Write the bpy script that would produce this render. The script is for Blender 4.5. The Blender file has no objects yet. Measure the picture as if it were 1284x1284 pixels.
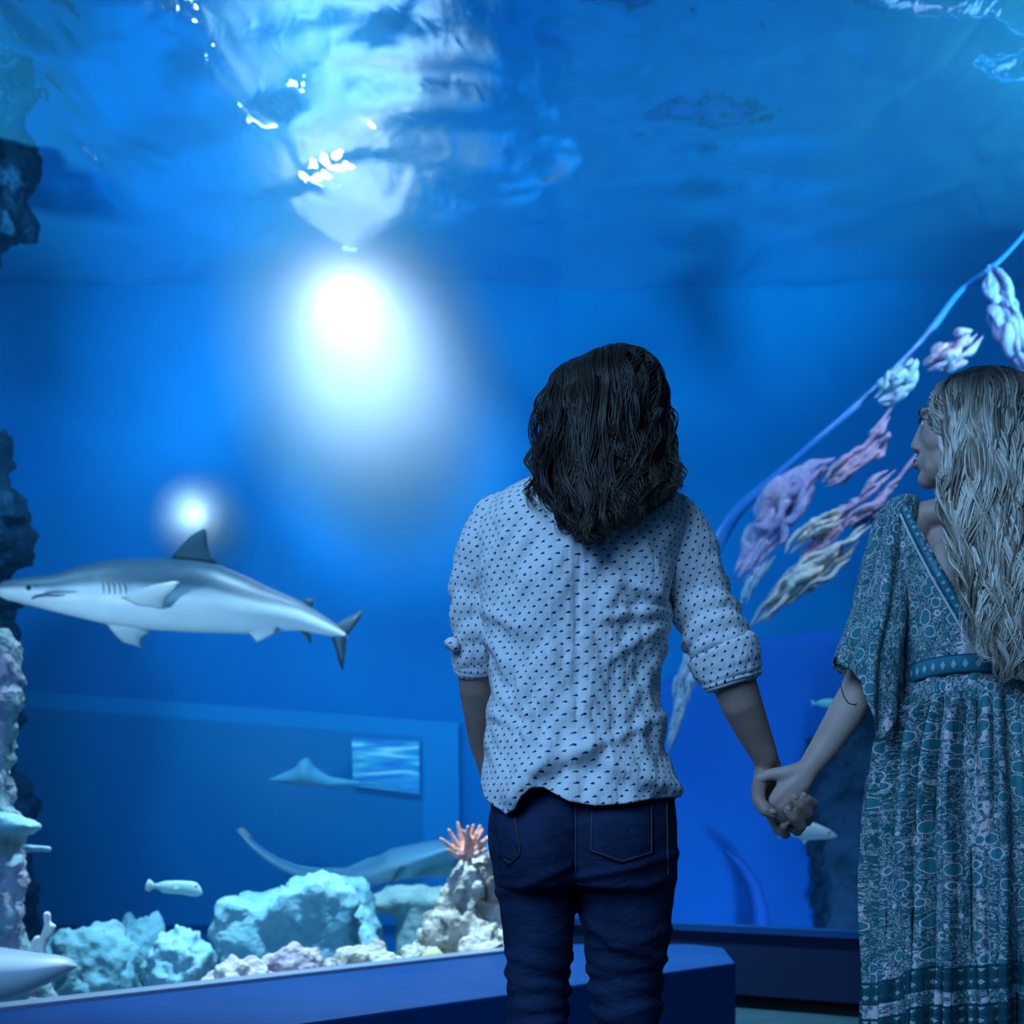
import bpy, bmesh, math, random
from mathutils import Vector, Matrix, noise
from math import pi, sin, cos, sqrt, radians as R
random.seed(11)
S = bpy.context.scene
C = S.collection
F = 1400.0; HC = 0.95; HY = 1020.0        # focal length in pixels, eye height, horizon row
def P(px, py, Y):                          # a point at depth Y seen at this pixel
    return Vector(((px-642.0)/F*Y, Y, HC+(HY-py)/F*Y))
def lerp(a, b, t): return a+(b-a)*t
def sstep(a, b, x):
    t = max(0.0, min(1.0, (x-a)/(b-a))); return t*t*(3-2*t)
def interp(tab, x):                        # smooth piecewise table lookup
    if x <= tab[0][0]: return tab[0][1]
    for (x0, y0), (x1, y1) in zip(tab, tab[1:]):
        if x <= x1: return lerp(y0, y1, (x-x0)/(x1-x0))
    return tab[-1][1]
def catmull(pts, n):                       # pts: tuples of equal length -> n samples
    out = []; m = len(pts)-1
    for i in range(n):
        u = i/(n-1)*m; k = min(int(u), m-1); t = u-k
        p0 = pts[max(k-1, 0)]; p1 = pts[k]; p2 = pts[k+1]; p3 = pts[min(k+2, m)]
        out.append(tuple(0.5*(2*b+(c-a)*t+(2*a-5*b+4*c-d)*t*t+(3*b-a-3*c+d)*t**3)
                         for a, b, c, d in zip(p0, p1, p2, p3)))
    return out

# ---------------------------------------------------------------- objects
def tag(o, label=None, cat=None, group=None, kind=None):
    if label: o['label'] = label
    if cat: o['category'] = cat
    if group: o['group'] = group
    if kind: o['kind'] = kind
    return o
def link(name, me, mat=None, parent=None, smooth=True):
    o = bpy.data.objects.new(name, me); C.objects.link(o)
    if mat:
        for m in (mat if isinstance(mat, (list, tuple)) else [mat]): me.materials.append(m)
    if smooth:
        me.polygons.foreach_set('use_smooth', [True]*len(me.polygons))
    if parent: o.parent = parent
    return o
def obj(name, bm, mat=None, parent=None, smooth=True):
    me = bpy.data.meshes.new(name); bm.normal_update(); bm.to_mesh(me); bm.free()
    return link(name, me, mat, parent, smooth)
def empty(name, loc=(0, 0, 0)):
    o = bpy.data.objects.new(name, None); C.objects.link(o); o.location = loc
    o.empty_display_size = .1; return o
def at(parent, o):                         # world-built mesh under a moved parent
    o.parent = parent; o.matrix_parent_inverse = Matrix.Translation(-Vector(parent.location)); return o

# ---------------------------------------------------------------- shapes
def add_box(bm, a, b):
    v = [bm.verts.new((x, y, z)) for z in (a[2], b[2]) for y in (a[1], b[1]) for x in (a[0], b[0])]
    for f in ((0, 2, 3, 1), (4, 5, 7, 6), (0, 1, 5, 4), (2, 6, 7, 3), (0, 4, 6, 2), (1, 3, 7, 5)):
        bm.faces.new([v[i] for i in f])
def add_prism(bm, poly, z0, z1):           # footprint polygon extruded
    lo = [bm.verts.new((x, y, z0)) for x, y in poly]; hi = [bm.verts.new((x, y, z1)) for x, y in poly]
    n = len(poly)
    bm.faces.new(lo[::-1]); bm.faces.new(hi)
    for i in range(n): bm.faces.new((lo[i], lo[(i+1) % n], hi[(i+1) % n], hi[i]))
def frame(t):
    t = Vector(t).normalized()
    r = Vector((0, 0, 1)) if abs(t.z) < .9 else Vector((0, 1, 0))
    u = t.cross(r).normalized(); return u, u.cross(t).normalized()
def add_tube(bm, pts, rad, n=8, cap=True, flat=1.0, uvl=None):
    pts = [Vector(p) for p in pts]; rings = []; u = None
    for i, p in enumerate(pts):
        t = pts[min(i+1, len(pts)-1)]-pts[max(i-1, 0)]
        if t.length < 1e-9: t = Vector((0, 0, 1))
        t.normalize()
        if u is None: u, w = frame(t)
        else:
            u = (u-t*u.dot(t))
            if u.length < 1e-6: u, w = frame(t)
            u.normalize(); w = u.cross(t)
        r = rad[i] if isinstance(rad, (list, tuple)) else rad
        rings.append([bm.verts.new(p+u*(r*cos(2*pi*k/n))+w*(r*flat*sin(2*pi*k/n))) for k in range(n)])
    for a, b in zip(rings, rings[1:]):
        for k in range(n): bm.faces.new((a[k], a[(k+1) % n], b[(k+1) % n], b[k]))
    if cap and len(rings) > 1: bm.faces.new(rings[0][::-1]); bm.faces.new(rings[-1])
    return rings
def add_ball(bm, c, r, seg=2):
    d = bmesh.ops.create_icosphere(bm, subdivisions=seg, radius=1.0)
    for v in d['verts']:
        v.co = Vector((v.co.x*r[0], v.co.y*r[1], v.co.z*r[2]))+Vector(c) if isinstance(r, (tuple, list)) else v.co*r+Vector(c)
    return d['verts']
def add_capsules(bm, pts, rad, n=12):      # a chain with round joints, for remeshing
    pts = [Vector(p) for p in pts]
    add_tube(bm, pts, rad, n)
    for p, r in zip(pts, rad): add_ball(bm, p, r*.995, 2)
def remesh(bm, name, size, smooth=4):      # fuse to one skin
    me = bpy.data.meshes.new(name+'_raw'); bm.to_mesh(me); bm.free()
    o = bpy.data.objects.new('tmp', me); C.objects.link(o)
    m = o.modifiers.new('r', 'REMESH'); m.mode = 'VOXEL'; m.voxel_size = size; m.adaptivity = 0
    if smooth:
        s = o.modifiers.new('s', 'SMOOTH'); s.factor = .5; s.iterations = smooth
    dg = bpy.context.evaluated_depsgraph_get(); dg.update()
    out = bpy.data.meshes.new_from_object(o.evaluated_get(dg)); out.name = name
    bpy.data.objects.remove(o); bpy.data.meshes.remove(me)
    return out
def displace(me, fn):                      # push vertices along their first normals
    nr = [v.normal.copy() for v in me.vertices]
    for v, k in zip(me.vertices, nr): v.co = v.co+k*fn(v.co)
    me.update(); return me
def rock_bm(c, r, sub=5, amp=.22, freq=1.6, seed=0, ridge=.0, fine=.05):
    bm = bmesh.new(); bmesh.ops.create_icosphere(bm, subdivisions=sub, radius=1.0)
    s = Vector((seed*7.3, seed*3.1, seed*5.7)); c = Vector(c)
    for v in bm.verts:
        d = v.co.normalized()
        k = 1+amp*noise.fractal(d*freq+s, .9, 2.1, 4)+fine*noise.fractal(d*freq*5+s, .8, 2, 3)
        if ridge: k += ridge*(abs(noise.noise(d*freq*2.2+s))-.25)
        v.co = Vector((d.x*r[0]*k, d.y*r[1]*k, d.z*r[2]*k))+c
    return bm

# ---------------------------------------------------------------- materials
def mat(name, col=(.5, .5, .5), rough=.6, spec=.3):
    m = bpy.data.materials.new(name); m.use_nodes = True
    b = m.node_tree.nodes['Principled BSDF']
    b.inputs['Base Color'].default_value = (*col, 1); b.inputs['Roughness'].default_value = rough
    b.inputs['Specular IOR Level'].default_value = spec
    return m
class N:                                   # small node helper
    def __init__(s, m): s.t = m.node_tree; s.b = s.t.nodes.get('Principled BSDF')
    def new(s, kind, **kw):
        n = s.t.nodes.new(kind)
        for k, v in kw.items():
            if k.startswith('i_'):
                key = k[2:]; key = int(key) if key.isdigit() else key.replace('_', ' ')
                n.inputs[key].default_value = v
            else: setattr(n, k, v)
        return n
    def link(s, a, b): s.t.links.new(a, b)
    def math(s, op, a, b=None, c=None):
        n = s.new('ShaderNodeMath', operation=op)
        for i, x in enumerate((a, b, c)):
            if x is None: continue
            if isinstance(x, (int, float)): n.inputs[i].default_value = x
            else: s.link(x, n.inputs[i])
        return n.outputs[0]
    def ramp(s, fac, stops, interp='LINEAR'):
        n = s.new('ShaderNodeValToRGB'); e = n.color_ramp.elements; n.color_ramp.interpolation = interp
        while len(e) < len(stops): e.new(.5)
        for el, (p, c) in zip(e, stops): el.position = p; el.color = (*c, 1)
        s.link(fac, n.inputs[0]); return n.outputs[0]
    def mix(s, fac, a, b):
        n = s.new('ShaderNodeMix', data_type='RGBA')
        for x, i in ((fac, 0), (a, 6), (b, 7)):
            if isinstance(x, (int, float)): n.inputs[i].default_value = x
            elif isinstance(x, tuple): n.inputs[i].default_value = (*x, 1)
            else: s.link(x, n.inputs[i])
        return n.outputs[2]
    def coord(s, kind='Object', scale=(1, 1, 1)):
        c = s.new('ShaderNodeTexCoord'); m = s.new('ShaderNodeMapping'); m.inputs['Scale'].default_value = scale
        s.link(c.outputs[kind], m.inputs[0]); return m.outputs[0]
    def noise(s, v, scale, detail=4, rough=.55, dist=0):
        n = s.new('ShaderNodeTexNoise'); n.inputs['Scale'].default_value = scale; n.inputs['Detail'].default_value = detail
        n.inputs['Roughness'].default_value = rough; n.inputs['Distortion'].default_value = dist
        if v is not None: s.link(v, n.inputs['Vector'])
        return n.outputs[0]
    def voro(s, v, scale, out=0, feature='F1'):
        n = s.new('ShaderNodeTexVoronoi', feature=feature); n.inputs['Scale'].default_value = scale
        s.link(v, n.inputs['Vector']); return n.outputs[out]
    def bump(s, h, strength=.3, dist=.01, nrm=None):
        n = s.new('ShaderNodeBump'); n.inputs['Strength'].default_value = strength; n.inputs['Distance'].default_value = dist
        s.link(h, n.inputs['Height'])
        if nrm: s.link(nrm, n.inputs['Normal'])
        return n.outputs[0]
def rocky(name, stops, scale=3.0, bump=.6, dist=.03, rough=.9):
    m = mat(name, rough=rough, spec=.15); n = N(m); v = n.coord('Object')
    f = n.noise(v, scale, 8, .65, .4)
    n.link(n.ramp(f, stops), n.b.inputs['Base Color'])
    h = n.math('ADD', n.noise(v, scale*3.5, 6, .6), n.math('MULTIPLY', n.voro(v, scale*5), .6))
    n.link(n.bump(h, bump, dist), n.b.inputs['Normal']); return m
# ================================================================ camera and render look
cam_d = bpy.data.cameras.new('camera'); cam = bpy.data.objects.new('camera', cam_d); C.objects.link(cam)
cam.location = (0, 0, HC); cam.rotation_euler = (pi/2, 0, 0)
cam_d.sensor_width = 36; cam_d.lens = 36*F/1284; cam_d.shift_y = (HY-642)/1284
cam_d.clip_start = .05; cam_d.dof.use_dof = True; cam_d.dof.focus_distance = 2.05; cam_d.dof.aperture_fstop = 4.5
S.camera = cam
S.view_settings.view_transform = 'Standard'; S.view_settings.look = 'None'
S.view_settings.gamma = 1; S.view_settings.exposure = 0.18; S.view_settings.use_curve_mapping = False
S.cycles.use_denoising = True; S.cycles.volume_bounces = 0; S.cycles.max_bounces = 10
S.cycles.transparent_max_bounces = 16; S.cycles.sample_clamp_indirect = 6; S.cycles.sample_clamp_direct = 30
S.cycles.caustics_reflective = False; S.cycles.caustics_refractive = False
W = bpy.data.worlds.new('world'); S.world = W; W.use_nodes = True
W.node_tree.nodes['Background'].inputs[0].default_value = (.05, .22, .5, 1)
W.node_tree.nodes['Background'].inputs[1].default_value = .12

# ================================================================ plan of the place
ZS = 5.3; YB = 9.2; ZF = -.55; SILL = .40
LG = lambda Y: -1.47+1.083*(Y-3.21)         # left pane line, X from Y
RG = lambda Y: .826-1.935*(Y-5.70)          # right pane line
gA = (LG(.6), .6); gB = (LG(4.765), 4.765); gC = (RG(5.99), 5.99); gD = (RG(3.4), 3.4)

# ---- floor of the visitors' hall
m = mat('hall floor', (.02, .05, .09), .35, .5); n = N(m); v = n.coord('Object')
n.link(n.ramp(n.noise(v, 6, 6), [(.3, (.015, .06, .10)), (.7, (.025, .085, .13))]), n.b.inputs['Base Color'])
bm = bmesh.new(); add_prism(bm, [(-5, -3.5), (7, -3.5), (7, 2.0), (gC[0]+2, 6.1), (gC[0]-.2, 6.2), (-5, 1.0)], -.05, 0)
tag(obj('floor', bm, m, smooth=False), 'dark blue floor of the visitors hall', 'floor', kind='structure')

# ---- tank shell
m = mat('tank paint', (.015, .17, .62), .8, .1); n = N(m); v = n.coord('Object')
n.link(n.ramp(n.noise(v, .9, 5, .6), [(.3, (.004, .22, .50)), (.75, (.006, .27, .56))]), n.b.inputs['Base Color'])
TP = m
def slab(name, a, b, mt, label, cat):
    bm = bmesh.new(); add_box(bm, a, b); return tag(obj(name, bm, mt, smooth=False), label, cat, kind='structure')
XL, XR = -7.5, 9.0
slab('wall_back', (XL-.2, YB, ZF-.1), (XR+.2, YB+.2, 7.6), TP, 'blue painted far wall of the tank', 'wall')
slab('wall_left', (XL-.2, -.5, ZF-.1), (XL, YB, 7.6), TP, 'blue side wall of the tank', 'wall')
slab('wall_right', (XR, 1.5, ZF-.1), (XR+.2, YB, 7.6), TP, 'blue side wall of the tank beyond the reef', 'wall')
sand = rocky('tank sand', [(.3, (.45, .5, .5)), (.7, (.62, .66, .62))], 8, .5, .02)
bm = bmesh.new()
add_prism(bm, [(XL, -.5), (gA[0]-.0, .6), gB, gC, (XR, 1.5), (XR, YB), (XL, YB)], ZF-.1, ZF)
tag(obj('tank_bed', bm, sand, smooth=False), 'pale sandy bed of the tank', 'sand bed', kind='structure')

# ---- water body: absorbs red first, scatters a little
m = bpy.data.materials.new('tank water'); m.use_nodes = True; nt = m.node_tree; nt.nodes.clear()
out = nt.nodes.new('ShaderNodeOutputMaterial')
va = nt.nodes.new('ShaderNodeVolumeAbsorption'); va.inputs[0].default_value = (.30, .72, .93, 1); va.inputs[1].default_value = .30
vs = nt.nodes.new('ShaderNodeVolumeScatter'); vs.inputs[0].default_value = (.10, .55, 1, 1); vs.inputs[1].default_value = .016; vs.inputs['Anisotropy'].default_value = .35
ad = nt.nodes.new('ShaderNodeAddShader'); nt.links.new(va.outputs[0], ad.inputs[0]); nt.links.new(vs.outputs[0], ad.inputs[1])
nt.links.new(ad.outputs[0], out.inputs['Volume'])
tr = nt.nodes.new('ShaderNodeBsdfTransparent'); nt.links.new(tr.outputs[0], out.inputs['Surface'])
WM = m
bm = bmesh.new()
add_prism(bm, [(XL+.01, -.45), (gA[0], .61), (gB[0]-.01, gB[1]+.02), (gC[0]+.0, gC[1]+.03), (gD[0], gD[1]+.03), (XR-.01, 1.5), (XR-.01, YB-.01), (XL+.01, YB-.01)], ZF+.002, ZS+.3)
tag(obj('tank_water', bm, WM, smooth=False), 'clear blue water filling the tank', 'water', kind='structure')

# ---- rippled water surface seen from below
m = mat('water surface', (.3, .6, .8), .04); n = N(m); nt = m.node_tree; nt.nodes.remove(n.b)
v = n.coord('Object', (1, .55, 1))
h = n.math('ADD', n.noise(v, 1.5, 2, .45, .8), n.math('MULTIPLY', n.noise(v, 6, 2, .5, .6), .12))
bp = n.bump(h, .6, .16)
gl = n.new('ShaderNodeBsdfGlossy'); gl.inputs['Color'].default_value = (.8, .93, 1, 1); gl.inputs['Roughness'].default_value = .05
df = n.new('ShaderNodeBsdfTranslucent'); df.inputs['Color'].default_value = (.25, .6, .8, 1)
d2 = n.new('ShaderNodeBsdfDiffuse'); d2.inputs['Color'].default_value = (.2, .6, .85, 1)
n.link(bp, gl.inputs['Normal']); n.link(bp, df.inputs['Normal']); n.link(bp, d2.inputs['Normal'])
m1 = n.new('ShaderNodeMixShader'); m1.inputs[0].default_value = .5; n.link(df.outputs[0], m1.inputs[1]); n.link(d2.outputs[0], m1.inputs[2])
m2 = n.new('ShaderNodeMixShader'); m2.inputs[0].default_value = .72; n.link(m1.outputs[0], m2.inputs[1]); n.link(gl.outputs[0], m2.inputs[2])
n.link(m2.outputs[0], nt.nodes['Material Output'].inputs['Surface'])
bm = bmesh.new(); NX, NY = 150, 110; g = []
for j in range(NY+1):
    row = []
    for i in range(NX+1):
        x = lerp(XL+.05, XR-.05, i/NX); y = lerp(2.0, YB+.06, j/NY)
        z = ZS+.09*noise.noise(Vector((x*.8, y*1.2, 1.3)))+.04*noise.noise(Vector((x*2.1, y*2.6, 5)))
        row.append(bm.verts.new((x, y, z)))
    g.append(row)
for j in range(NY):
    for i in range(NX): bm.faces.new((g[j][i], g[j][i+1], g[j+1][i+1], g[j+1][i]))
tag(obj('water_surface', bm, m), 'rippling water surface seen from below', 'water surface', kind='structure')

# ================================================================ acrylic panes, ledge and sill
ac = bpy.data.materials.new('acrylic'); ac.use_nodes = True; n = N(ac); nt = ac.node_tree; nt.nodes.remove(n.b)
tr = n.new('ShaderNodeBsdfTransparent'); tr.inputs[0].default_value = (.93, .98, 1, 1)
gl = n.new('ShaderNodeBsdfGlossy'); gl.inputs['Roughness'].default_value = .04; gl.inputs['Color'].default_value = (1, 1, 1, 1)
mx = n.new('ShaderNodeMixShader'); mx.inputs[0].default_value = .002
n.link(tr.outputs[0], mx.inputs[1]); n.link(gl.outputs[0], mx.inputs[2]); n.link(mx.outputs[0], nt.nodes['Material Output'].inputs['Surface'])
ac2 = bpy.data.materials.new('matte acrylic'); ac2.use_nodes = True; n = N(ac2); nt = ac2.node_tree; nt.nodes.remove(n.b)
tr = n.new('ShaderNodeBsdfTransparent'); tr.inputs[0].default_value = (.97, .99, 1, 1); n.link(tr.outputs[0], nt.nodes['Material Output'].inputs['Surface'])
def pane(name, a, b, z0, z1, label, mt=None):
    bm = bmesh.new(); d = Vector((b[0]-a[0], b[1]-a[1])).normalized(); k = Vector((d.y, -d.x))*.03
    vs = [bm.verts.new(p) for p in ((a[0]+k.x, a[1]+k.y, z0), (b[0]+k.x, b[1]+k.y, z0), (b[0]+k.x, b[1]+k.y, z1), (a[0]+k.x, a[1]+k.y, z1))]
    bm.faces.new(vs)
    return tag(obj(name, bm, mt or ac, smooth=False), label, 'window', kind='structure')
pane('window_1', gA, gB, SILL, 6.2, 'tall clear acrylic pane above the long ledge on the left')
pane('window_2', gC, gD, SILL, 6.2, 'clear acrylic pane on the right above the dark kerb', ac2)
pane('window_3', gB, gC, SILL, 6.2, 'short clear return pane behind the man joining the two big panes', ac2)
# ================================================================ tank life and reef
def px_loft(bm, top, bot, xs, Y, wr, seg=20, nose=.15, col=None, lay=None, ybend=None, rough=0, seed=0):
    """sideways body: top/bottom outline rows per column, elliptical rings with half-width wr*half-height"""
    rings = []
    for i, px in enumerate(xs):
        t, b = interp(top, px), interp(bot, px)
        yy = Y+(ybend(px) if ybend else 0)
        c = P(px, (t+b)/2, yy); h = abs(b-t)/2/F*yy
        w = h*(wr(px) if callable(wr) else wr)
        ring = []
        for k in range(seg):
            a = 2*pi*k/seg
            ca, sa = cos(a), sin(a)
            p = Vector((c.x, c.y+w*ca, c.z+h*sa))
            if rough: p += Vector((noise.noise(p*9+Vector((seed,)*3)), noise.noise(p*9+Vector((seed+5,)*3)), noise.noise(p*9+Vector((seed+9,)*3))))*rough
            ring.append(bm.verts.new(p))
            if lay is not None: ring[-1][lay] = col(px, sa)
        rings.append(ring)
    for a, b in zip(rings, rings[1:]):
        for k in range(seg): bm.faces.new((a[k], a[(k+1) % seg], b[(k+1) % seg], b[k]))
    bm.faces.new(rings[0][::-1]); bm.faces.new(rings[-1])
    return rings
def fin(name, pts, Y, mt, parent, th=.02, dy=None):
    """thin foil from pixel outline; dy gives each point its own depth; thick at the root (first/last points)"""
    bm = bmesh.new(); n = len(pts); f = []; bk = []
    for i, (x, y) in enumerate(pts):
        yy = Y+(dy[i] if dy else 0); p = P(x, y, yy); f.append(p)
    c = sum(f, Vector())/n; nrm = Vector()
    for i in range(n): nrm += (f[i]-c).cross(f[(i+1) % n]-c)
    nrm.normalize()
    mid = [lerp(p, c, .35) for p in f]
    V0 = [bm.verts.new(p) for p in f]
    A = [bm.verts.new(p+nrm*th*.5) for p in mid]; B = [bm.verts.new(p-nrm*th*.5) for p in mid]
    for i in range(n):
        j = (i+1) % n
        bm.faces.new((V0[i], V0[j], A[j], A[i])); bm.faces.new((V0[j], V0[i], B[i], B[j]))
    bm.faces.new(A); bm.faces.new(B[::-1])
    return obj(name, bm, mt, parent)
def attr_mat(name, rough=.5, spec=.4):
    m = mat(name, rough=rough, spec=spec); n = N(m); a = n.new('ShaderNodeVertexColor', layer_name='Col')
    nz = n.noise(n.coord('Object'), 14, 4)
    n.link(n.mix(n.math('MULTIPLY', nz, .25), a.outputs[0], (.25, .3, .36)), n.b.inputs['Base Color']); return m
def col3(a, b, t): return tuple(lerp(x, y, t) for x, y in zip(a, b))+(1,)

# ---- the shark
SH = attr_mat('shark skin', .42, .5); shark_dark = mat('shark fin grey', (.03, .05, .075), .5); shark_pale = mat('shark fin pale', (.62, .66, .68), .5)
YS = 5.9
top = [(-4, 741), (0, 734), (8, 729), (37, 724), (75, 720), (105, 710), (140, 703), (168, 701), (213, 701), (250, 704), (277, 709), (310, 723), (336, 736), (378, 754), (411, 775), (428, 787), (436, 793)]
bot = [(-4, 744), (0, 748), (8, 752), (37, 759), (75, 769), (131, 782), (192, 790), (250, 793), (314, 795), (350, 791), (378, 791), (411, 797), (428, 800), (436, 801)]
bm = bmesh.new(); lay = bm.verts.layers.float_color.new('Col')
def sc(px, sa):
    edge = .12+.10*sin(px*.02)-.15*sstep(150, 60, px)+.15*sstep(330, 420, px)
    return col3((.70, .74, .76), (.05, .075, .12), sstep(edge-.22, edge+.18, sa))
xs = [-4, -1, 3, 8, 15, 25]+list(range(37, 430, 9))+[432, 436]
px_loft(bm, top, bot, xs, YS, lambda x: lerp(1.5, .85, sstep(0, 120, x))*lerp(1, .6, sstep(330, 430, x)), 32, col=sc, lay=lay)
sh = obj('shark', bm, SH)
tag(sh, 'grey reef shark with white belly swimming left in mid water', 'shark')
fin('dorsal_fin', [(212, 703), (222, 690), (238, 673), (253, 664), (257, 663), (259, 668), (260, 682), (264, 697), (277, 711), (245, 708)], YS, shark_dark, sh, .035)
fin('rear_dorsal_fin', [(377, 754), (385, 751), (394, 751), (393, 757), (391, 761), (384, 759)], YS, shark_dark, sh, .012)
fin('pectoral_fin', [(150, 750), (165, 744), (190, 734), (215, 729), (224, 729), (227, 734), (214, 745), (208, 753), (207, 764), (190, 762), (170, 760)], YS-.12, shark_pale, sh, .03, dy=[-.02, -.08, -.2, -.33, -.36, -.33, -.2, -.12, -.05, 0, 0])
fin('pectoral_fin', [(133, 782), (145, 797), (155, 806), (168, 809), (180, 814), (178, 806), (180, 797), (192, 789), (165, 780)], YS+.16, shark_pale, sh, .03, dy=[-.05, 0, .06, .1, .12, .1, .05, -.05, -.1])
fin('pelvic_fin', [(312, 793), (318, 801), (322, 805), (334, 800), (347, 794), (350, 784), (330, 785)], YS-.04, shark_pale, sh, .015)
fin('anal_fin', [(374, 790), (381, 797), (390, 808), (390, 798), (387, 793)], YS, shark_dark, sh, .012)
fin('tail_fin', [(420, 783), (430, 777), (445, 770), (455, 764), (452, 775), (441, 789), (434, 800), (433, 818), (430, 842), (425, 832), (421, 815), (416, 802)], YS, shark_dark, sh, .02)
bm = bmesh.new(); add_tube(bm, [P(40, 751, YS-.148), P(46, 747.5, YS-.165), P(58, 746, YS-.18), P(70, 747, YS-.19), P(82, 746, YS-.195)], [.004, .008, .009, .007, .003], 6)
obj('mouth', bm, mat('shark mouth', (.10, .10, .12), .6), sh)
bm = bmesh.new(); add_ball(bm, P(36, 737, YS-.155), .014, 2); obj('eye', bm, mat('shark eye', (.02, .02, .02), .15), sh)
bm = bmesh.new()
for k in range(5): add_tube(bm, [P(128+k*7, 729, YS-.165), P(130+k*7, 737, YS-.182), P(130+k*7, 745, YS-.182)], [.002, .004, .002], 5)
obj('gill_slits', bm, mat('gill dark', (.05, .07, .1), .7), sh)

# ---- pale shark snout poking in at the lower left
bm = bmesh.new(); lay = bm.verts.layers.float_color.new('Col')
top = [(-330, 1206), (-200, 1180), (-80, 1178), (0, 1188), (40, 1194), (75, 1198), (90, 1203), (97, 1211)]
bot = [(-330, 1214), (-200, 1250), (-80, 1275), (0, 1256), (30, 1247), (60, 1234), (85, 1220), (97, 1213)]
px_loft(bm, top, bot, [-330, -310]+list(range(-290, 80, 15))+[82, 88, 93, 96, 97], 3.62, lambda x: lerp(1.1, 1.6, sstep(20, 90, x)), 24,
        col=lambda px, sa: col3((.85, .85, .85), (.36, .42, .5), sstep(.55, .95, sa)), lay=lay)
o = tag(obj('shark', bm, SH), 'white bellied ray-like shark, only its blunt pale snout showing bottom left', 'shark')
fin('tail_fin', [(-322, 1204), (-370, 1160), (-385, 1158), (-350, 1210), (-365, 1250), (-322, 1216)], 3.62, shark_pale, o, .02)
fin('pectoral_fin', [(-80, 1268), (-140, 1330), (-180, 1345), (-160, 1290), (-150, 1262)], 3.5, shark_pale, o, .02)

# ---- guitarfish gliding behind the corals
bm = bmesh.new(); lay = bm.verts.layers.float_color.new('Col')
top = [(298, 1039), (303, 1042), (312, 1049), (330, 1064), (350, 1076), (375, 1085), (400, 1088), (440, 1088), (470, 1076), (490, 1064), (540, 1054), (590, 1052), (640, 1056), (670, 1070)]
bot = [(298, 1043), (303, 1048), (312, 1060), (330, 1076), (350, 1089), (375, 1101), (400, 1108), (440, 1112), (470, 1110), (500, 1104), (540, 1100), (590, 1098), (640, 1090), (670, 1074)]
px_loft(bm, top, bot, list(range(298, 671, 6))+[670], 7.0, lambda x: lerp(.45, 2.2, sstep(380, 560, x)), 24,
        col=lambda px, sa: col3((.62, .78, .82), (.16, .34, .46), sstep(-.2, .5, sa)), lay=lay)
gf = tag(obj('guitarfish', bm, SH), 'long pale blue guitarfish with raised tail gliding behind the boulders', 'fish')
gm = mat('guitarfish fin', (.24, .48, .58), .5)
fin('pectoral_fin', [(500, 1088), (520, 1078), (555, 1064), (585, 1056), (575, 1085), (540, 1092), (488, 1108)], 6.75, gm, gf, .03, dy=[0, -.1, -.2, -.3, 0, .1, 0])
fin('dorsal_fin', [(425, 1091), (440, 1086), (462, 1076), (478, 1072), (470, 1080), (450, 1092)], 7.0, gm, gf, .02)
fin('tail_fin', [(312, 1052), (300, 1046), (296, 1040), (305, 1038), (318, 1050)], 7.0, mat('tail tip pink', (.6, .45, .42), .5), gf, .01)

# ---- ray crossing the far window, and the small fishes
bm = bmesh.new()
px_loft(bm, [(338, 977), (352, 971), (370, 963), (380, 951), (386, 950), (395, 962), (415, 974), (440, 978), (456, 981)],
        [(338, 979), (352, 982), (370, 985), (386, 987), (400, 988), (415, 988), (440, 985), (456, 983)], list(range(338, 457, 4))+[456], 8.3, lambda x: 1.2, 18)
ry = tag(obj('ray', bm, mat('pale ray', (.30, .62, .70), .6)), 'pale eagle ray with raised wing swimming before the far window', 'ray')
bm = bmesh.new(); add_tube(bm, [P(452, 982, 8.3), P(480, 986, 8.3), P(506, 991, 8.3)], [.012, .007, .003], 8); obj('tail', bm, mat('ray tail', (.2, .45, .55), .6), ry)
def fish(label, top, bot, xs, Y, tail, m, fm, extra=None, wr=.4):
    bm = bmesh.new(); px_loft(bm, top, bot, xs, Y, wr, 18); f = tag(obj('fish', bm, m), label, 'fish')
    fin('tail_fin', tail, Y, fm, f, .008)
    for nm, pts in (extra or []): fin(nm, pts, Y, fm, f, .01)
    return f
pf = mat('pale fish', (.55, .78, .70), .45); pf2 = mat('pale fish fin', (.62, .72, .62), .5)
f = fish('pale green parrotfish with square head swimming right above the boulders',
     [(192, 1109), (200, 1107), (205, 1105), (220, 1104), (240, 1105), (247, 1107), (252, 1114), (253.5, 1119)],
     [(192, 1113), (200, 1116), (205, 1120), (220, 1121), (230, 1121.5), (240, 1124), (248, 1124.5), (253.5, 1121)],
     [192, 196, 200, 204, 210, 216, 222, 228, 234, 240, 244, 247, 250, 252, 253.5], 5.3,
     [(195, 1109), (187, 1102), (183, 1108), (181, 1116), (187, 1118), (195, 1113)], pf, pf2)
fin('pectoral_fin', [(226, 1113), (220, 1112), (216, 1116), (220, 1118)], 5.22, pf2, f, .006)
bm = bmesh.new(); add_ball(bm, P(246, 1111.5, 5.27), .006, 2); obj('eye', bm, mat('fish eye', (.02, .03, .03), .2), f)
wf = mat('white fish', (.8, .9, .88), .4)
f = fish('small white fish swimming right below the clasped hands', [(985, 1037), (996, 1032), (1010, 1029), (1025, 1033), (1040, 1040), (1049, 1047)],
     [(985, 1043), (996, 1049), (1008, 1054), (1020, 1053), (1038, 1052), (1049, 1050)], [985, 990, 996, 1003, 1010, 1018, 1025, 1033, 1040, 1045, 1049], 6.4,
     [(990, 1038), (975, 1026), (972, 1038), (976, 1052), (990, 1043)], wf, wf)
fin('pelvic_fin', [(1004, 1052), (1008, 1059), (1014, 1053)], 6.4, wf, f, .008)
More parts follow.
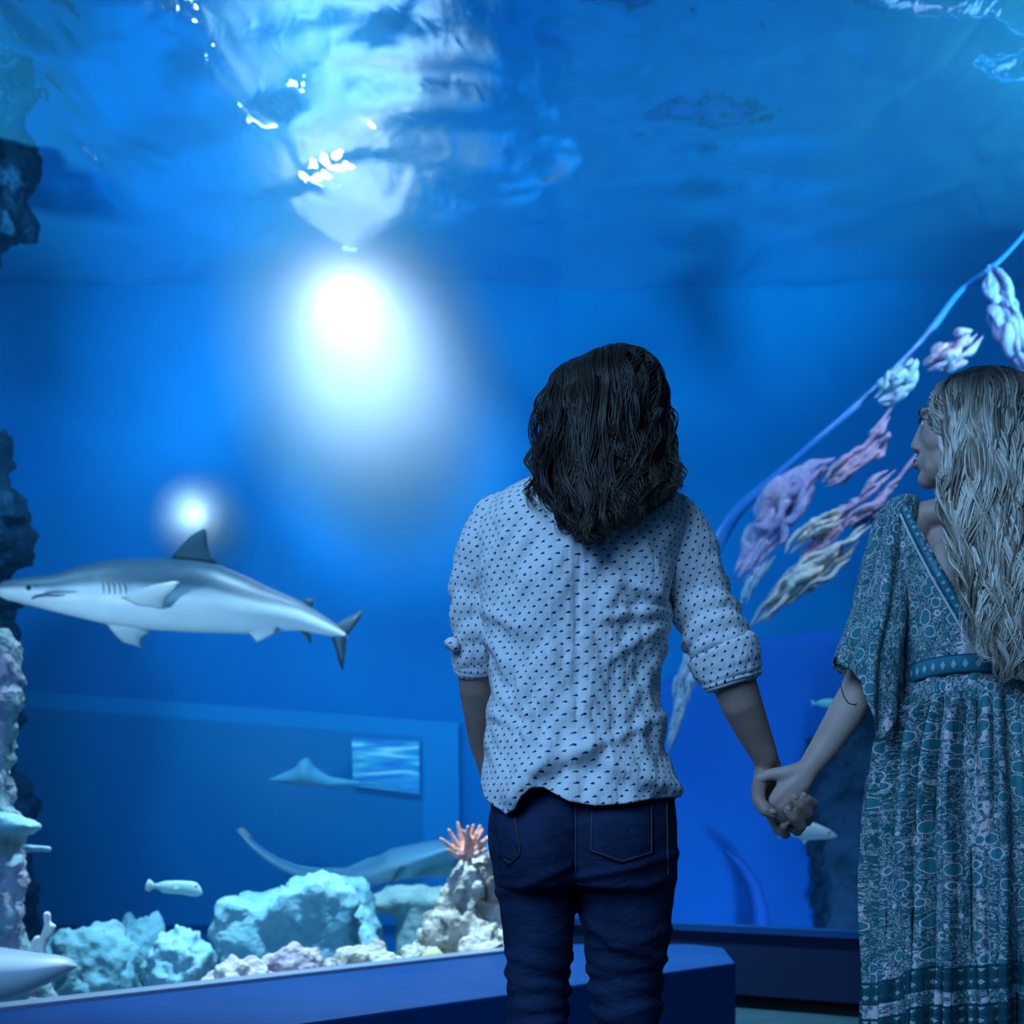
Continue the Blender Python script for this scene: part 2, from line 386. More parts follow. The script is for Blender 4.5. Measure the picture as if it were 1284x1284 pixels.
bm = bmesh.new(); add_ball(bm, P(1040, 1044, 6.36), .008, 2); obj('eye', bm, mat('fish eye', (.02, .03, .03), .2), f)
tf = mat('teal fish', (.2, .6, .6), .5)
f = fish('tiny teal fish between the two forearms', [(1022, 881), (1030, 877), (1040, 876), (1050, 878)], [(1022, 883), (1030, 886), (1040, 888), (1050, 884)], [1022, 1026, 1030, 1035, 1040, 1046, 1050], 7.2,
     [(1024, 882), (1017, 877), (1018, 886)], tf, tf)

# ---- window in the far wall (its frame stands a little off the wall)
fm = mat('far frame', (.010, .34, .62), .6); gm2 = mat('far glass', (.005, .25, .47), .35, .4)
YW = YB-.08
def fpoly(bm, pts, th=.06):
    v = [bm.verts.new(P(x, y, YW)) for x, y in pts]; w = [bm.verts.new(P(x, y, YW)+Vector((0, th, 0))) for x, y in pts]; k = len(v)
    bm.faces.new(v); bm.faces.new(w[::-1])
    for i in range(k): bm.faces.new((v[i], w[i], w[(i+1) % k], v[(i+1) % k]))
bm = bmesh.new(); fpoly(bm, [(-60, 862), (30, 866), (575, 906), (575, 930), (530, 924), (30, 886), (-60, 880)]); fpoly(bm, [(530, 924), (575, 930), (578, 1160), (532, 1160)])
wn = tag(obj('window_4', bm, fm, smooth=False), 'wide viewing window in the far tank wall with pale blue frame', 'window', kind='structure')
bm = bmesh.new(); fpoly(bm, [(-60, 880), (30, 886), (530, 924), (532, 1160), (-60, 1160)], .02); obj('pane', bm, gm2, wn, smooth=False)
sm = mat('far screen', (.05, .35, .55), .3); n = N(sm); v = n.coord('Object', (1.2, 1, 9))
st = n.ramp(n.noise(v, 1.6, 3, .5, .6), [(.4, (.03, .22, .55)), (.55, (.08, .5, .65)), (.64, (.5, .85, .85))])
n.link(st, n.b.inputs['Base Color']); n.link(st, n.b.inputs['Emission Color']); n.b.inputs['Emission Strength'].default_value = .35  # window reflections painted into the colour and made to glow
bm = bmesh.new(); YW = YB-.14; fpoly(bm, [(441, 925), (525, 930), (526, 996), (443, 985)], .03)
tag(obj('glow_panel', bm, sm, smooth=False), 'added glowing square with painted pale reflections inside the far window', 'glow_panel')

# ---- reef rocks
live = rocky('live rock', [(.28, (.16, .15, .14)), (.42, (.42, .38, .34)), (.55, (.72, .66, .58)), (.66, (.62, .5, .5)), (.8, (.8, .76, .68))], 5, .9, .03)
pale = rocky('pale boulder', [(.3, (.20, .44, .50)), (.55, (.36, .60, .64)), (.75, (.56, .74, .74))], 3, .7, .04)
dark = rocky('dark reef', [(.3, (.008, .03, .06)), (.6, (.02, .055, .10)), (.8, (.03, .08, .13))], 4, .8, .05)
mauve = rocky('coralline crust', [(.35, (.42, .34, .44)), (.55, (.64, .58, .58)), (.7, (.78, .72, .66))], 7, .9, .02)
beige = rocky('beige coral', [(.3, (.38, .36, .32)), (.55, (.70, .66, .56)), (.75, (.85, .82, .72))], 8, .9, .02)
def boulder(name, cx, cy, Y, rx, ry, mt, label, cat='rock', seed=1, amp=.22, depth=None, sub=5, fine=.06, ridge=0, freq=1.6):
    c = P(cx, cy, Y); k = Y/F
    o = obj(name, rock_bm(c, (rx*k, (depth or rx*k), ry*k), sub, amp, freq, seed, ridge, fine), mt)
    return tag(o, label, cat)
# reef bank under the front corals, following the pane
bm = bmesh.new(); nseg = 40; rg = []
for i in range(nseg+1):
    t = i/nseg; Y = lerp(3.85, 4.4, t); X = LG(Y); ring = []
    for (u, z) in ((.05, -.54), (.05, .22), (.16, .32), (.34, .30), (.55, .22), (.75, .02), (.9, -.3), (.95, -.54)):
        p = Vector((X-u*.73, Y+u*.68, z)); d = noise.noise_vector(p*5)*.05*(0 if z < -.5 else 1)
        if u < .1: d = Vector((0, 0, d.z))
        ring.append(bm.verts.new(p+d+Vector((0, 0, .05*noise.noise(p*2.2) if z > 0 else 0))))
    rg.append(ring)
for a, b in zip(rg, rg[1:]):
    for k in range(7): bm.faces.new((a[k], a[k+1], b[k+1], b[k]))
    bm.faces.new((a[7], a[0], b[0], b[7]))
bm.faces.new(rg[0]); bm.faces.new(rg[-1][::-1]); bmesh.ops.recalc_face_normals(bm, faces=bm.faces[:])
tag(obj('reef_bank', bm, mauve), 'low crusted reef bank running along the foot of the left pane', 'reef')

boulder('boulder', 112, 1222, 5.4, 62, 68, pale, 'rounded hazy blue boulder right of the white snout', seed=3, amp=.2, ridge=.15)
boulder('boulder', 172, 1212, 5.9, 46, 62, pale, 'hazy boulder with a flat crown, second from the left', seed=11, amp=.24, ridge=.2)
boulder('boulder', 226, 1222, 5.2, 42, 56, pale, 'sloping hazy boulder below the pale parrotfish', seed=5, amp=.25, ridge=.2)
def blocky(pts, Y, depth, mt, name, label, seed, cat='rock', amp=1.0, vox=.035):
    """upright rock from a pixel outline, rounded and roughened"""
    bm = bmesh.new(); f = [bm.verts.new(P(x, y, Y-depth/2)) for x, y in pts]; b = [bm.verts.new(P(x, y, Y-depth/2)+Vector((0, depth, 0))) for x, y in pts]; k = len(f)
    bm.faces.new(f); bm.faces.new(b[::-1])
    for i in range(k): bm.faces.new((f[i], b[i], b[(i+1) % k], f[(i+1) % k]))
    bmesh.ops.recalc_face_normals(bm, faces=bm.faces[:])
    me = remesh(bm, name, vox, 6); s = Vector((seed*3.7,)*3)
    displace(me, lambda c: amp*(.09*noise.fractal(c*4+s, .9, 2, 4)+.025*noise.noise((c*4+s)*5)))
    return tag(link(name, me, mt), label, cat)
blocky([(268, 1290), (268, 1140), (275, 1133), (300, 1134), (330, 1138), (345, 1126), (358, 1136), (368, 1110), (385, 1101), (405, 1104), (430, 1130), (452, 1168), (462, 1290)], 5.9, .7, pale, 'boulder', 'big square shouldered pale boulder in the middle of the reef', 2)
bm = bmesh.new()
for x, y, rx, ry in ((512, 1128, 42, 20), (478, 1134, 30, 12), (548, 1132, 26, 20), (456, 1138, 14, 4)): add_ball(bm, P(x, y, 6.7), (rx*6.7/F, .16, ry*6.7/F), 3)
add_tube(bm, [P(528, 1140, 6.7), P(522, 1180, 6.7), P(524, 1230, 6.7), P(524, 1330, 6.7)], [.14, .13, .15, .2], 16)
me = remesh(bm, 'table_coral', .02, 5)
displace(me, lambda c: .02*noise.fractal(c*9, .9, 2, 4))
tag(link('table_coral', me, rocky('table coral', [(.3, (.36, .46, .42)), (.7, (.6, .66, .56))], 6, .5, .02)), 'mushroom shaped pale green table coral beside the rock pile', 'coral')

def knobbly(name, pts, mt, label, Y, n, r0, seed, cat='coral', top=None):
    """an encrusting coral: a core covered in small knobs, filled between pixel bounds"""
    random.seed(seed); bm = bmesh.new(); x0, x1, y0, y1 = pts; k = Y/F
    add_ball(bm, P((x0+x1)/2, y1, Y), ((x1-x0)/2*k*.96, .16, (y1-y0)*k*.8), 3)
    for i in range(n):
        a = random.uniform(-1, 1); h = sqrt(max(0, 1-a*a))*random.uniform(.35, 1); d = random.uniform(-1, 1)
        p = P(lerp(x0, x1, (a+1)/2), lerp(y1, y0, h*.9), Y); p.y += d*.14*sqrt(max(.05, 1-h*h))-.03
        r = r0*random.uniform(.6, 1.3); add_ball(bm, p, (r, r, r*random.uniform(.8, 1.3)), 2)
    me = remesh(bm, name, .009, 1)
    displace(me, lambda c: .008*noise.fractal(c*24, .9, 2, 3))
    return tag(link(name, me, mt), label, cat)
knobbly('encrusting_coral', (262, 352, 1198, 1262), mauve, 'low mauve grey coral clump at the pane foot, leftmost of the front corals', 4.0, 90, .028, 1)
knobbly('encrusting_coral', (318, 425, 1186, 1250), mauve, 'knobbly grey coral clump in front of the big square boulder', 4.2, 120, .03, 2)
knobbly('encrusting_coral', (412, 500, 1179, 1240), beige, 'rounded cream coral clump left of the yellow-topped one', 4.45, 110, .03, 3)
c5 = knobbly('encrusting_coral', (490, 566, 1184, 1235), beige, 'low cream coral with a yellow patch at the foot of the rock pile', 4.55, 80, .028, 4)
bm = bmesh.new(); add_ball(bm, P(543, 1205, 4.43), (.05, .04, .05), 3)
for v in bm.verts: v.co += v.co.normalized()*.01*noise.noise(v.co*40)
obj('sponge_patch', bm, rocky('yellow sponge', [(.3, (.5, .48, .2)), (.7, (.8, .76, .42))], 12, .6, .01), c5)
# rock pile behind the man's leg
random.seed(9); bm = bmesh.new()
for x, y, rx, ry, dz in ((596, 1185, 62, 46, 0), (568, 1180, 32, 44, -.06), (585, 1135, 34, 40, 0), (575, 1122, 22, 30, -.05), (590, 1098, 22, 22, 0), (612, 1140, 26, 50, .04),
                        (612, 1100, 15, 30, .02), (645, 1180, 40, 60, .05), (545, 1190, 16, 24, -.06), (604, 1170, 26, 24, -.14), (580, 1155, 18, 18, -.14), (600, 1122, 14, 16, -.1), (627, 1200, 30, 20, -.14)):
    add_ball(bm, P(x, y, 4.82+dz), (rx*4.82/F, .17*rx/40+.06, ry*4.82/F), 3)
add_ball(bm, P(600, 1290, 4.85), (.36, .2, .5), 3)
me = remesh(bm, 'rock_pile', .014, 2)
displace(me, lambda c: .06*noise.fractal(c*7, .9, 2.1, 5)+.016*noise.noise(c*42))
rp = tag(link('rock_pile', me, live), 'craggy cream and brown live rock pile beside the mans left leg', 'rock')
bm = bmesh.new()
for x, y, r in ((616, 1074, .02), (620, 1085, .03), (622, 1100, .035)): add_ball(bm, P(x, y, 4.72), r, 3)
add_tube(bm, [P(613, 1070, 4.74), P(617, 1085, 4.74), P(621, 1110, 4.74), P(620, 1130, 4.74)], [.022, .034, .042, .04], 14)
me = remesh(bm, 'sponge', .008, 2)
displace(me, lambda c: .012*noise.fractal(c*22, .9, 2, 3))
tag(link('sponge', me, rocky('brown sponge', [(.3, (.22, .16, .15)), (.7, (.5, .4, .36))], 14, .8, .01)), 'brown tube sponge standing on the right shoulder of the rock pile', 'sponge')
# staghorn coral
bm = bmesh.new(); random.seed(5); root = P(586, 1088, 4.72)
tips = [(553, 1052), (563, 1041), (574, 1032), (587, 1037), (594, 1035), (602, 1036), (611, 1050), (607, 1058), (580, 1044), (598, 1046), (570, 1060), (562, 1066), (592, 1050), (604, 1044), (608, 1066)]
hub = P(585, 1072, 4.72); add_capsules(bm, [root, P(586, 1080, 4.72), hub], [.022, .02, .022])
for i, (x, y) in enumerate(tips):
    d = ((i*37) % 11-5)/5*.07; tp = P(x, y, 4.72+d); md = lerp(hub, tp, .5)+Vector((0, d*.3, -.012))
    add_capsules(bm, [hub, md, tp], [.016, .0135, .008], 8)
    for s in (-1, 1):
        if random.random() < .6: add_capsules(bm, [lerp(md, tp, .3), lerp(md, tp, .6)+Vector((s*.022, random.uniform(-.02, .02), .014))], [.010, .007], 8)
me = remesh(bm, 'staghorn_coral', .0045, 1)
tag(link('staghorn_coral', me, rocky('pink staghorn', [(.3, (.75, .30, .22)), (.7, (.92, .52, .42))], 18, .5, .006)), 'salmon pink branching staghorn coral on top of the rock pile', 'coral')

# left rock column and what grows on it
def column(pts, Y, mt, name, label, seed, amp=.1):
    bm = bmesh.new()
    for x, y, r in pts: add_ball(bm, P(x, y, Y), (r*Y/F, r*Y/F*.9, r*Y/F*1.25), 3)
    me = remesh(bm, name, .025, 3); s = Vector((seed*2.3,)*3)
    displace(me, lambda c: (amp*noise.fractal(c*4+s, .9, 2.1, 5)+.025*noise.noise(c*22)))
    return tag(link(name, me, mt), label, 'rock')
colm = rocky('column rock', [(.3, (.10, .24, .26)), (.45, (.30, .46, .46)), (.56, (.5, .44, .56)), (.7, (.66, .7, .66))], 4, .9, .04)
column([(-10, 830, 42), (-10, 870, 36), (-12, 930, 36), (-14, 985, 34), (-6, 1040, 36), (-6, 1090, 42), (-6, 1140, 44), (-4, 1190, 48), (0, 1240, 60), (0, 1290, 70), (0, 1340, 80), (0, 1400, 80), (-40, 820, 40), (-50, 1000, 60), (-50, 1150, 70), (-50, 1300, 90)], 4.35, colm, 'rock_column', 'tall crusted rock column at the left edge with corals on it', 1, .07)
bm = bmesh.new(); add_ball(bm, P(8, 1036, 4.2), (.125, .1, .035), 3); add_ball(bm, P(-10, 1030, 4.2), (.13, .1, .04), 3); add_ball(bm, P(40, 1037, 4.2), (.03, .04, .018), 3)
me = remesh(bm, 'plate_coral', .01, 3)
displace(me, lambda c: .012*noise.fractal(c*14, .9, 2, 3))
tag(link('plate_coral', me, pale), 'pale green plate coral jutting from the left rock column', 'coral')
bm = bmesh.new(); add_capsules(bm, [P(35, 1064, 4.3), P(50, 1064, 4.28), P(61, 1065, 4.27)], [.016, .012, .012])
tag(link('sponge', remesh(bm, 'sponge', .005, 2), pale), 'little finger sponge sticking out of the left rock column', 'sponge')
bm = bmesh.new()
for ch in ([(52, 1192), (55, 1175), (60, 1160), (59, 1147)], [(56, 1175), (64, 1168), (66, 1162)], [(42, 1192), (44, 1182), (47, 1177)], [(55, 1196), (48, 1190), (40, 1192)]):
    add_capsules(bm, [P(x, y, 3.9) for x, y in ch], [.014, .013, .012, .013][:len(ch)])
tag(link('finger_coral', remesh(bm, 'finger_coral', .005, 1), rocky('white finger coral', [(.3, (.75, .74, .62)), (.7, (.9, .9, .85))], 20, .4, .005)), 'white finger coral standing just above the pale snout', 'coral')
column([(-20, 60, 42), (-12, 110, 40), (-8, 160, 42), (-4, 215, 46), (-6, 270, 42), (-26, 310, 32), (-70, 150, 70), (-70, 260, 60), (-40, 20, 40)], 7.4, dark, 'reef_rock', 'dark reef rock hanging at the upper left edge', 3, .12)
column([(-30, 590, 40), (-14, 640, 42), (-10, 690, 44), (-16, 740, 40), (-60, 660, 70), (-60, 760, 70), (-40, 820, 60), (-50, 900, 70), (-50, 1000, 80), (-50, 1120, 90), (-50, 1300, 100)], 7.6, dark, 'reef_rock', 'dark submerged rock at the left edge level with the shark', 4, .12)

# right hand side: dark bank, outcrop
blocky([(780, 1230), (780, 900), (835, 850), (900, 812), (950, 799), (1010, 791), (1080, 786), (1200, 780), (1400, 770), (1420, 1230)], 8.75, .5, mat('blue bank', (.004, .13, .48), .8), 'reef_bank', 'long smooth dark blue bank far behind the clasped hands', 7, 'reef', .15, .06)
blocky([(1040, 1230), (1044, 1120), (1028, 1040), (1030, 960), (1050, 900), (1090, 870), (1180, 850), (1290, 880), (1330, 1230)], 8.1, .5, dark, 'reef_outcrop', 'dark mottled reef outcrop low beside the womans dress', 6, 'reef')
bm = bmesh.new(); add_tube(bm, [P(908, 1066, 8.1), P(930, 1085, 8.1), P(945, 1110, 8.1), P(952, 1140, 8.1), P(952, 1190, 8.1)], [.02, .06, .09, .10, .11], 12, flat=.6)  # made-up form for a dark curved shape
tag(obj('dark_curve', bm, mat('curved form', (.012, .10, .42), .8)), 'faint dark curved form on the tank bed right of the man', 'coral')

# ---- slanting acrylic reflections built as solid bands, and the bright seam on the right
def band(name, pts, Y, mt, label, cat='coral', seed=0, lump=1.0, flat=.6, wide=1.75):
    sm_ = catmull(pts, 90); bm = bmesh.new(); rnd = random.Random(seed*13+5)
    path = [P(x, y, Y) for x, y, r in sm_]; rad = [max(.004, r*wide*Y/F) for x, y, r in sm_]
    if lump < .5:                          # the smooth seam
        add_tube(bm, path, [r*(1+.3*noise.noise(p*5)) for r, p in zip(rad, path)], 14, flat=flat)
    else:                                  # reflection streaks: overlapping solid ridges running along the band
        for q in range(26):
            i0 = rnd.randint(0, 60); i1 = min(89, i0+rnd.randint(18, 42)); u = rnd.uniform(-.75, .75); w_ = rnd.uniform(-.5, .5); th = rnd.uniform(.25, .5); ln = []; lr = []
            for i in range(i0, i1+1, 2):
                t = (path[min(i+1, 89)]-path[max(i-1, 0)]).normalized(); n_ = Vector((0, 1, 0)).cross(t).normalized(); f = (i-i0)/(i1-i0)
                p = path[i]+n_*(rad[i]*u)+Vector((0, w_*rad[i], 0)); p += noise.noise_vector(p*7+Vector((q*3.1,)*3))*rad[i]*.5
                ln.append(p); lr.append(max(.003, rad[i]*th*(sin(pi*min(1, f*1.0+.02))**.6)*(1+.45*noise.noise(p*16+Vector((seed,)*3)))))
            add_tube(bm, ln, lr, 10, flat=.6)
    return tag(obj(name, bm, mt), label, cat)
lav = rocky('lavender reflection', [(.3, (.30, .24, .50)), (.55, (.50, .40, .60)), (.8, (.70, .58, .70))], 5, .5, .03)  # colours of the reflections on the curved acrylic, built as ridges
pink = rocky('rose reflection', [(.3, (.48, .28, .46)), (.7, (.76, .52, .60))], 5, .5, .03)
crm = rocky('cream reflection', [(.3, (.48, .42, .42)), (.7, (.88, .80, .70))], 6, .5, .03)
grey = rocky('white reflection', [(.3, (.34, .42, .56)), (.7, (.62, .68, .76))], 5, .5, .03)
YR = 7.2
band('reflection_band', [(918, 740, 4), (940, 700, 8), (962, 668, 14), (985, 632, 15), (1015, 596, 12), (1046, 575, 5)], YR, lav, 'broad lavender reflection band nearest the man on the right', seed=1)
band('reflection_band', [(1030, 608, 3), (1050, 596, 8), (1075, 574, 8), (1098, 552, 10), (1112, 530, 5), (1130, 502, 4)], YR, pink, 'rose reflection band in the middle of the slanting streaks', seed=2)
band('reflection_band', [(1100, 502, 4), (1118, 490, 11), (1138, 470, 12), (1146, 450, 5)], YR, grey, 'white reflection streak touching the bright blue seam', seed=3)
band('reflection_band', [(1160, 466, 4), (1182, 452, 12), (1205, 436, 11), (1228, 418, 5)], YR, pink, 'highest rose reflection streak above the womans hair', seed=4)
band('reflection_band', [(985, 742, 4), (1020, 690, 6), (1060, 648, 8), (1086, 632, 10), (1112, 605, 9), (1150, 566, 6)], YR-.2, pink, 'long rose reflection band leading to the womans chin', seed=5)
band('reflection_band', [(938, 792, 3), (965, 760, 7), (1000, 728, 12), (1040, 700, 11), (1070, 680, 8), (1100, 655, 4)], YR-.3, crm, 'cream reflection band lowest of the slanting streaks', seed=6)
band('reflection_band', [(982, 700, 3), (1010, 668, 7), (1040, 652, 8), (1062, 640, 4)], YR-.25, crm, 'short cream reflection band between lavender and rose ones', seed=7)
band('reflection_band', [(1240, 330, 4), (1255, 370, 12), (1272, 415, 13), (1300, 480, 10)], YR, lav, 'upright lavender reflection band at the right edge of the water', seed=8)
band('reflection_band', [(836, 940, 3), (850, 890, 6), (862, 840, 7), (880, 800, 4)], YR-.4, grey, 'pale thin reflection band between the mans side and sleeve', seed=9, lump=.7)
seam = mat('seam', (.015, .17, .50), .3, .6)
band('acrylic_seam', [(822, 985, 5), (850, 900, 6), (872, 780, 7), (892, 700, 10), (926, 640, 8), (978, 592, 5), (1034, 543, 5), (1082, 501, 5), (1134, 450, 4), (1169, 411, 5), (1203, 366, 4), (1240, 338, 4), (1269, 311, 3), (1320, 250, 3)], YR+.1, seam, 'bright blue arching seam of the acrylic tunnel beyond the reflection bands', 'seam', seed=3, lump=.35, flat=.5, wide=.9)
band('reflection_band', [(962, 752, 3), (990, 725, 6), (1018, 706, 7), (1045, 680, 3)], YR-.15, lav, 'small lavender reflection streak tucked above the cream band', seed=11)
band('reflection_band', [(1068, 668, 3), (1095, 645, 6), (1120, 640, 4)], YR-.1, lav, 'small lavender reflection streak beside the womans shoulder', seed=12)
band('reflection_band', [(930, 760, 3), (948, 722, 4), (975, 690, 3)], YR+.02, grey, 'thin white reflection band along the inside of the blue seam', seed=13)
# ================================================================ ledge under the left pane, kerb under the right pane
lm = mat('ledge paint', (.02, .09, .30), .5, .12); n = N(lm); v = n.coord('Object')
n.link(n.ramp(n.noise(v, 3, 5), [(.3, (.002, .035, .15)), (.7, (.003, .045, .18))]), n.b.inputs['Base Color']); n.link(n.bump(n.noise(v, 60, 2), .08, .004), n.b.inputs['Normal'])
fr0 = (-.57, 2.92); fr1 = (.825, 4.12); ex = (fr0[0]-(fr1[0]-fr0[0])*1.7, fr0[1]-(fr1[1]-fr0[1])*1.7)
bm = bmesh.new()
add_prism(bm, [ex, fr1, (.868, 4.58), (.75, 4.70), (LG(4.76)+.035, 4.70), (LG(.75)+.035, .75-.03)], 0, SILL)
bmesh.ops.bevel(bm, geom=[e for e in bm.edges if all(v.co.z > .1 for v in e.verts)], offset=.008, segments=2, affect='EDGES', profile=.5)
tag(obj('ledge', bm, lm, smooth=False), 'deep blue painted ledge below the left pane ending beside the man', 'ledge'); ledge = bpy.data.objects['ledge']
g0 = (LG(.9)+.03, .9-.028); g1 = (LG(4.7)+.03, 4.7-.028); qx, qy = .677*.075, -.735*.075
bm = bmesh.new(); add_prism(bm, [g0, g1, (g1[0]+qx, g1[1]+qy), (g0[0]+qx, g0[1]+qy)], SILL-.01, SILL+.014)
bmesh.ops.bevel(bm, geom=bm.edges[:], offset=.004, segments=2, affect='EDGES', profile=.5); obj('sill', bm, mat('pale sill', (.20, .26, .36), .35, .5), ledge, smooth=False)
dk = mat('kerb paint', (.004, .014, .05), .6, .1)
d = Vector((gD[0]-gC[0], gD[1]-gC[1])).normalized(); q = Vector((d.y, -d.x))
a = Vector(gC)-d*.35; b = Vector(gD)
def strip(off0, off1): return [tuple(a+q*off0), tuple(b+q*off0), tuple(b+q*off1), tuple(a+q*off1)]
bm = bmesh.new(); add_prism(bm, strip(.11, .02), .07, SILL-.03)
kb = obj('kerb', bm, dk, smooth=False); tag(kb, 'low dark blue kerb below the right pane', 'kerb')
bm = bmesh.new(); add_prism(bm, strip(.13, .035), SILL-.03, SILL+.002); obj('sill', bm, lm, kb, smooth=False)
bm = bmesh.new(); add_prism(bm, strip(.02, -.06), 0, .07); obj('plinth', bm, mat('plinth black', (.004, .008, .012), .7), kb, smooth=False)
# lamp housings in the tank
hm = mat('lamp housing', (.03, .05, .07), .4)
def flood(px, py, Y, r, label, em):
    c = P(px, py, Y); bm = bmesh.new()
    add_tube(bm, [c+Vector((0, .16, 0)), c+Vector((0, .02, 0)), c+Vector((0, -.02, 0))], [r*.6, r, r*1.05], 28)
    o = tag(obj('floodlight', bm, hm), label, 'lamp')
    bm = bmesh.new(); add_tube(bm, [c+Vector((0, -.018, 0)), c+Vector((0, -.03, 0))], [r*.9, r*.86], 28)
    e = mat('lamp glass', (.1, .1, .1), .3); e.node_tree.nodes['Principled BSDF'].inputs['Emission Color'].default_value = (.84, .97, 1, 1)
    e.node_tree.nodes['Principled BSDF'].inputs['Emission Strength'].default_value = em; obj('lens', bm, e, o)
flood(440, 385, 8.9, .08, 'glowing floodlight on the far wall inside the big white haze', 5)
flood(250, 650, 9.0, .07, 'small glowing floodlight behind the sharks dorsal fin', .3)

# haze volume added in front of each floodlight to shape its glow
def plume(px, py, Y, r, tilt, dens, label):
    m = bpy.data.materials.new('glow haze'); m.use_nodes = True; nt = m.node_tree; nt.nodes.clear(); n = N(m)
    out = n.new('ShaderNodeOutputMaterial'); tc = n.new('ShaderNodeTexCoord')
    ln = n.new('ShaderNodeVectorMath', operation='LENGTH'); n.link(tc.outputs['Object'], ln.inputs[0])
    f = n.math('SUBTRACT', 1.0, ln.outputs['Value']); f = n.math('MAXIMUM', f, 0.0); f = n.math('POWER', f, 1.25)
    nz = n.noise(tc.outputs['Object'], 1.6, 2, .5); f = n.math('MULTIPLY', f, n.math('ADD', nz, .5))
    vs = n.new('ShaderNodeVolumeScatter'); vs.inputs['Color'].default_value = (.9, .95, 1, 1); vs.inputs['Anisotropy'].default_value = .2
    n.link(n.math('MULTIPLY', f, dens), vs.inputs['Density']); n.link(vs.outputs[0], out.inputs['Volume'])
    m.cycles.volume_step_rate = 1.0
    bm = bmesh.new(); bmesh.ops.create_icosphere(bm, subdivisions=3, radius=1.0)
    o = obj('glow_haze', bm, m); o.location = P(px, py, Y); o.scale = r; o.rotation_euler = (0, R(tilt), 0)
    return tag(o, label, 'glow haze', kind='stuff')
plume(455, 470, 8.3, (1.15, .85, 1.75), -20, 3.6, 'added white haze shaping the glow below the big floodlight')
plume(253, 655, 8.72, (.44, .36, .44), 0, 4.5, 'small round added glow haze around the floodlight behind the shark')
# ================================================================ people
from mathutils.bvhtree import BVHTree
EYE = Vector((0, 0, HC))
def bvh(o):
    me = o.data; return BVHTree.FromPolygons([o.matrix_world @ v.co for v in me.vertices], [tuple(p.vertices) for p in me.polygons])
def onto(tree, px, py, lift=.003):         # a point of the surface seen at this pixel
    d = (P(px, py, 2.0)-EYE).normalized(); h = tree.ray_cast(EYE, d)
    return (h[0]-d*lift) if h[0] else None
def loft(name, rows, hem, hemf, Y, nang, nrow, mt, parent=None, e=2.4, disp=None, circ=1.0, vfun=None, smooth_rows=True, cut=None, thick=.003, cy=0.0):
    """garment: rows (py, left, right, halfdepth[, dy]); hem(px) bottom row at the back, hemf at the front"""
    rows = [r if len(r) == 5 else r+(cy,) for r in rows]
    fine = catmull(rows, 60) if smooth_rows else rows
    fine = sorted(fine)
    def row(py): return [interp([(r[0], r[i]) for r in fine], py) for i in (1, 2, 3, 4)]
    bm = bmesh.new(); uvl = bm.loops.layers.uv.new('UVMap'); grid = []; info = []
    py0 = rows[0][0]; Lb, Rb, _, _ = row(rows[-1][0])
    for j in range(nrow+1):
        t = j/nrow; g = []; q = []
        for k in range(nang):
            a = 2*pi*k/nang+pi/2                      # seam of the grid in front
            ca, sa = cos(a), sin(a)
            xx = math.copysign(abs(ca)**(2/e), ca); yy = math.copysign(abs(sa)**(2/e), sa)
            pxb = lerp(Lb, Rb, (xx+1)/2); hb = hem(pxb) if hem else rows[-1][0]
            if yy > 0: hb = lerp(hb, hemf if hemf else hb, sstep(0, .8, yy))
            py = lerp(py0, hb, t); L, R_, dp, dy = row(py)
            px = lerp(L, R_, (xx+1)/2); off = disp(px, py, yy, t, a) if disp else 0
            Yk = Y+dy+yy*(dp+off)
            p = P(px, py, Y+dy*.5); p = Vector((p.x+xx*off+(Yk-Y)*((L+R_)/2-642)/F, Yk, p.z))
            g.append(bm.verts.new(p)); q.append((k/nang*circ, vfun(px, py, p) if vfun else p.z, px, py, yy))
        grid.append(g); info.append(q)
    for j in range(nrow):
        for k in range(nang):
            k2 = (k+1) % nang
            if cut and cut(info[j][k][2], info[j][k][3], info[j][k][4]): continue
            f = bm.faces.new((grid[j][k], grid[j+1][k], grid[j+1][k2], grid[j][k2]))
            us = [info[j][k], info[j+1][k], info[j+1][k2], info[j][k2]]
            for n_, (l, u) in enumerate(zip(f.loops, us)):
                l[uvl].uv = (u[0] if not (k2 == 0 and n_ >= 2) else circ, u[1])
    lone = [v for v in bm.verts if not v.link_faces]
    if lone: bmesh.ops.delete(bm, geom=lone, context='VERTS')
    o = obj(name, bm, mt, parent)
    if thick:
        m = o.modifiers.new('thickness', 'SOLIDIFY'); m.thickness = thick; m.offset = 1
    return o
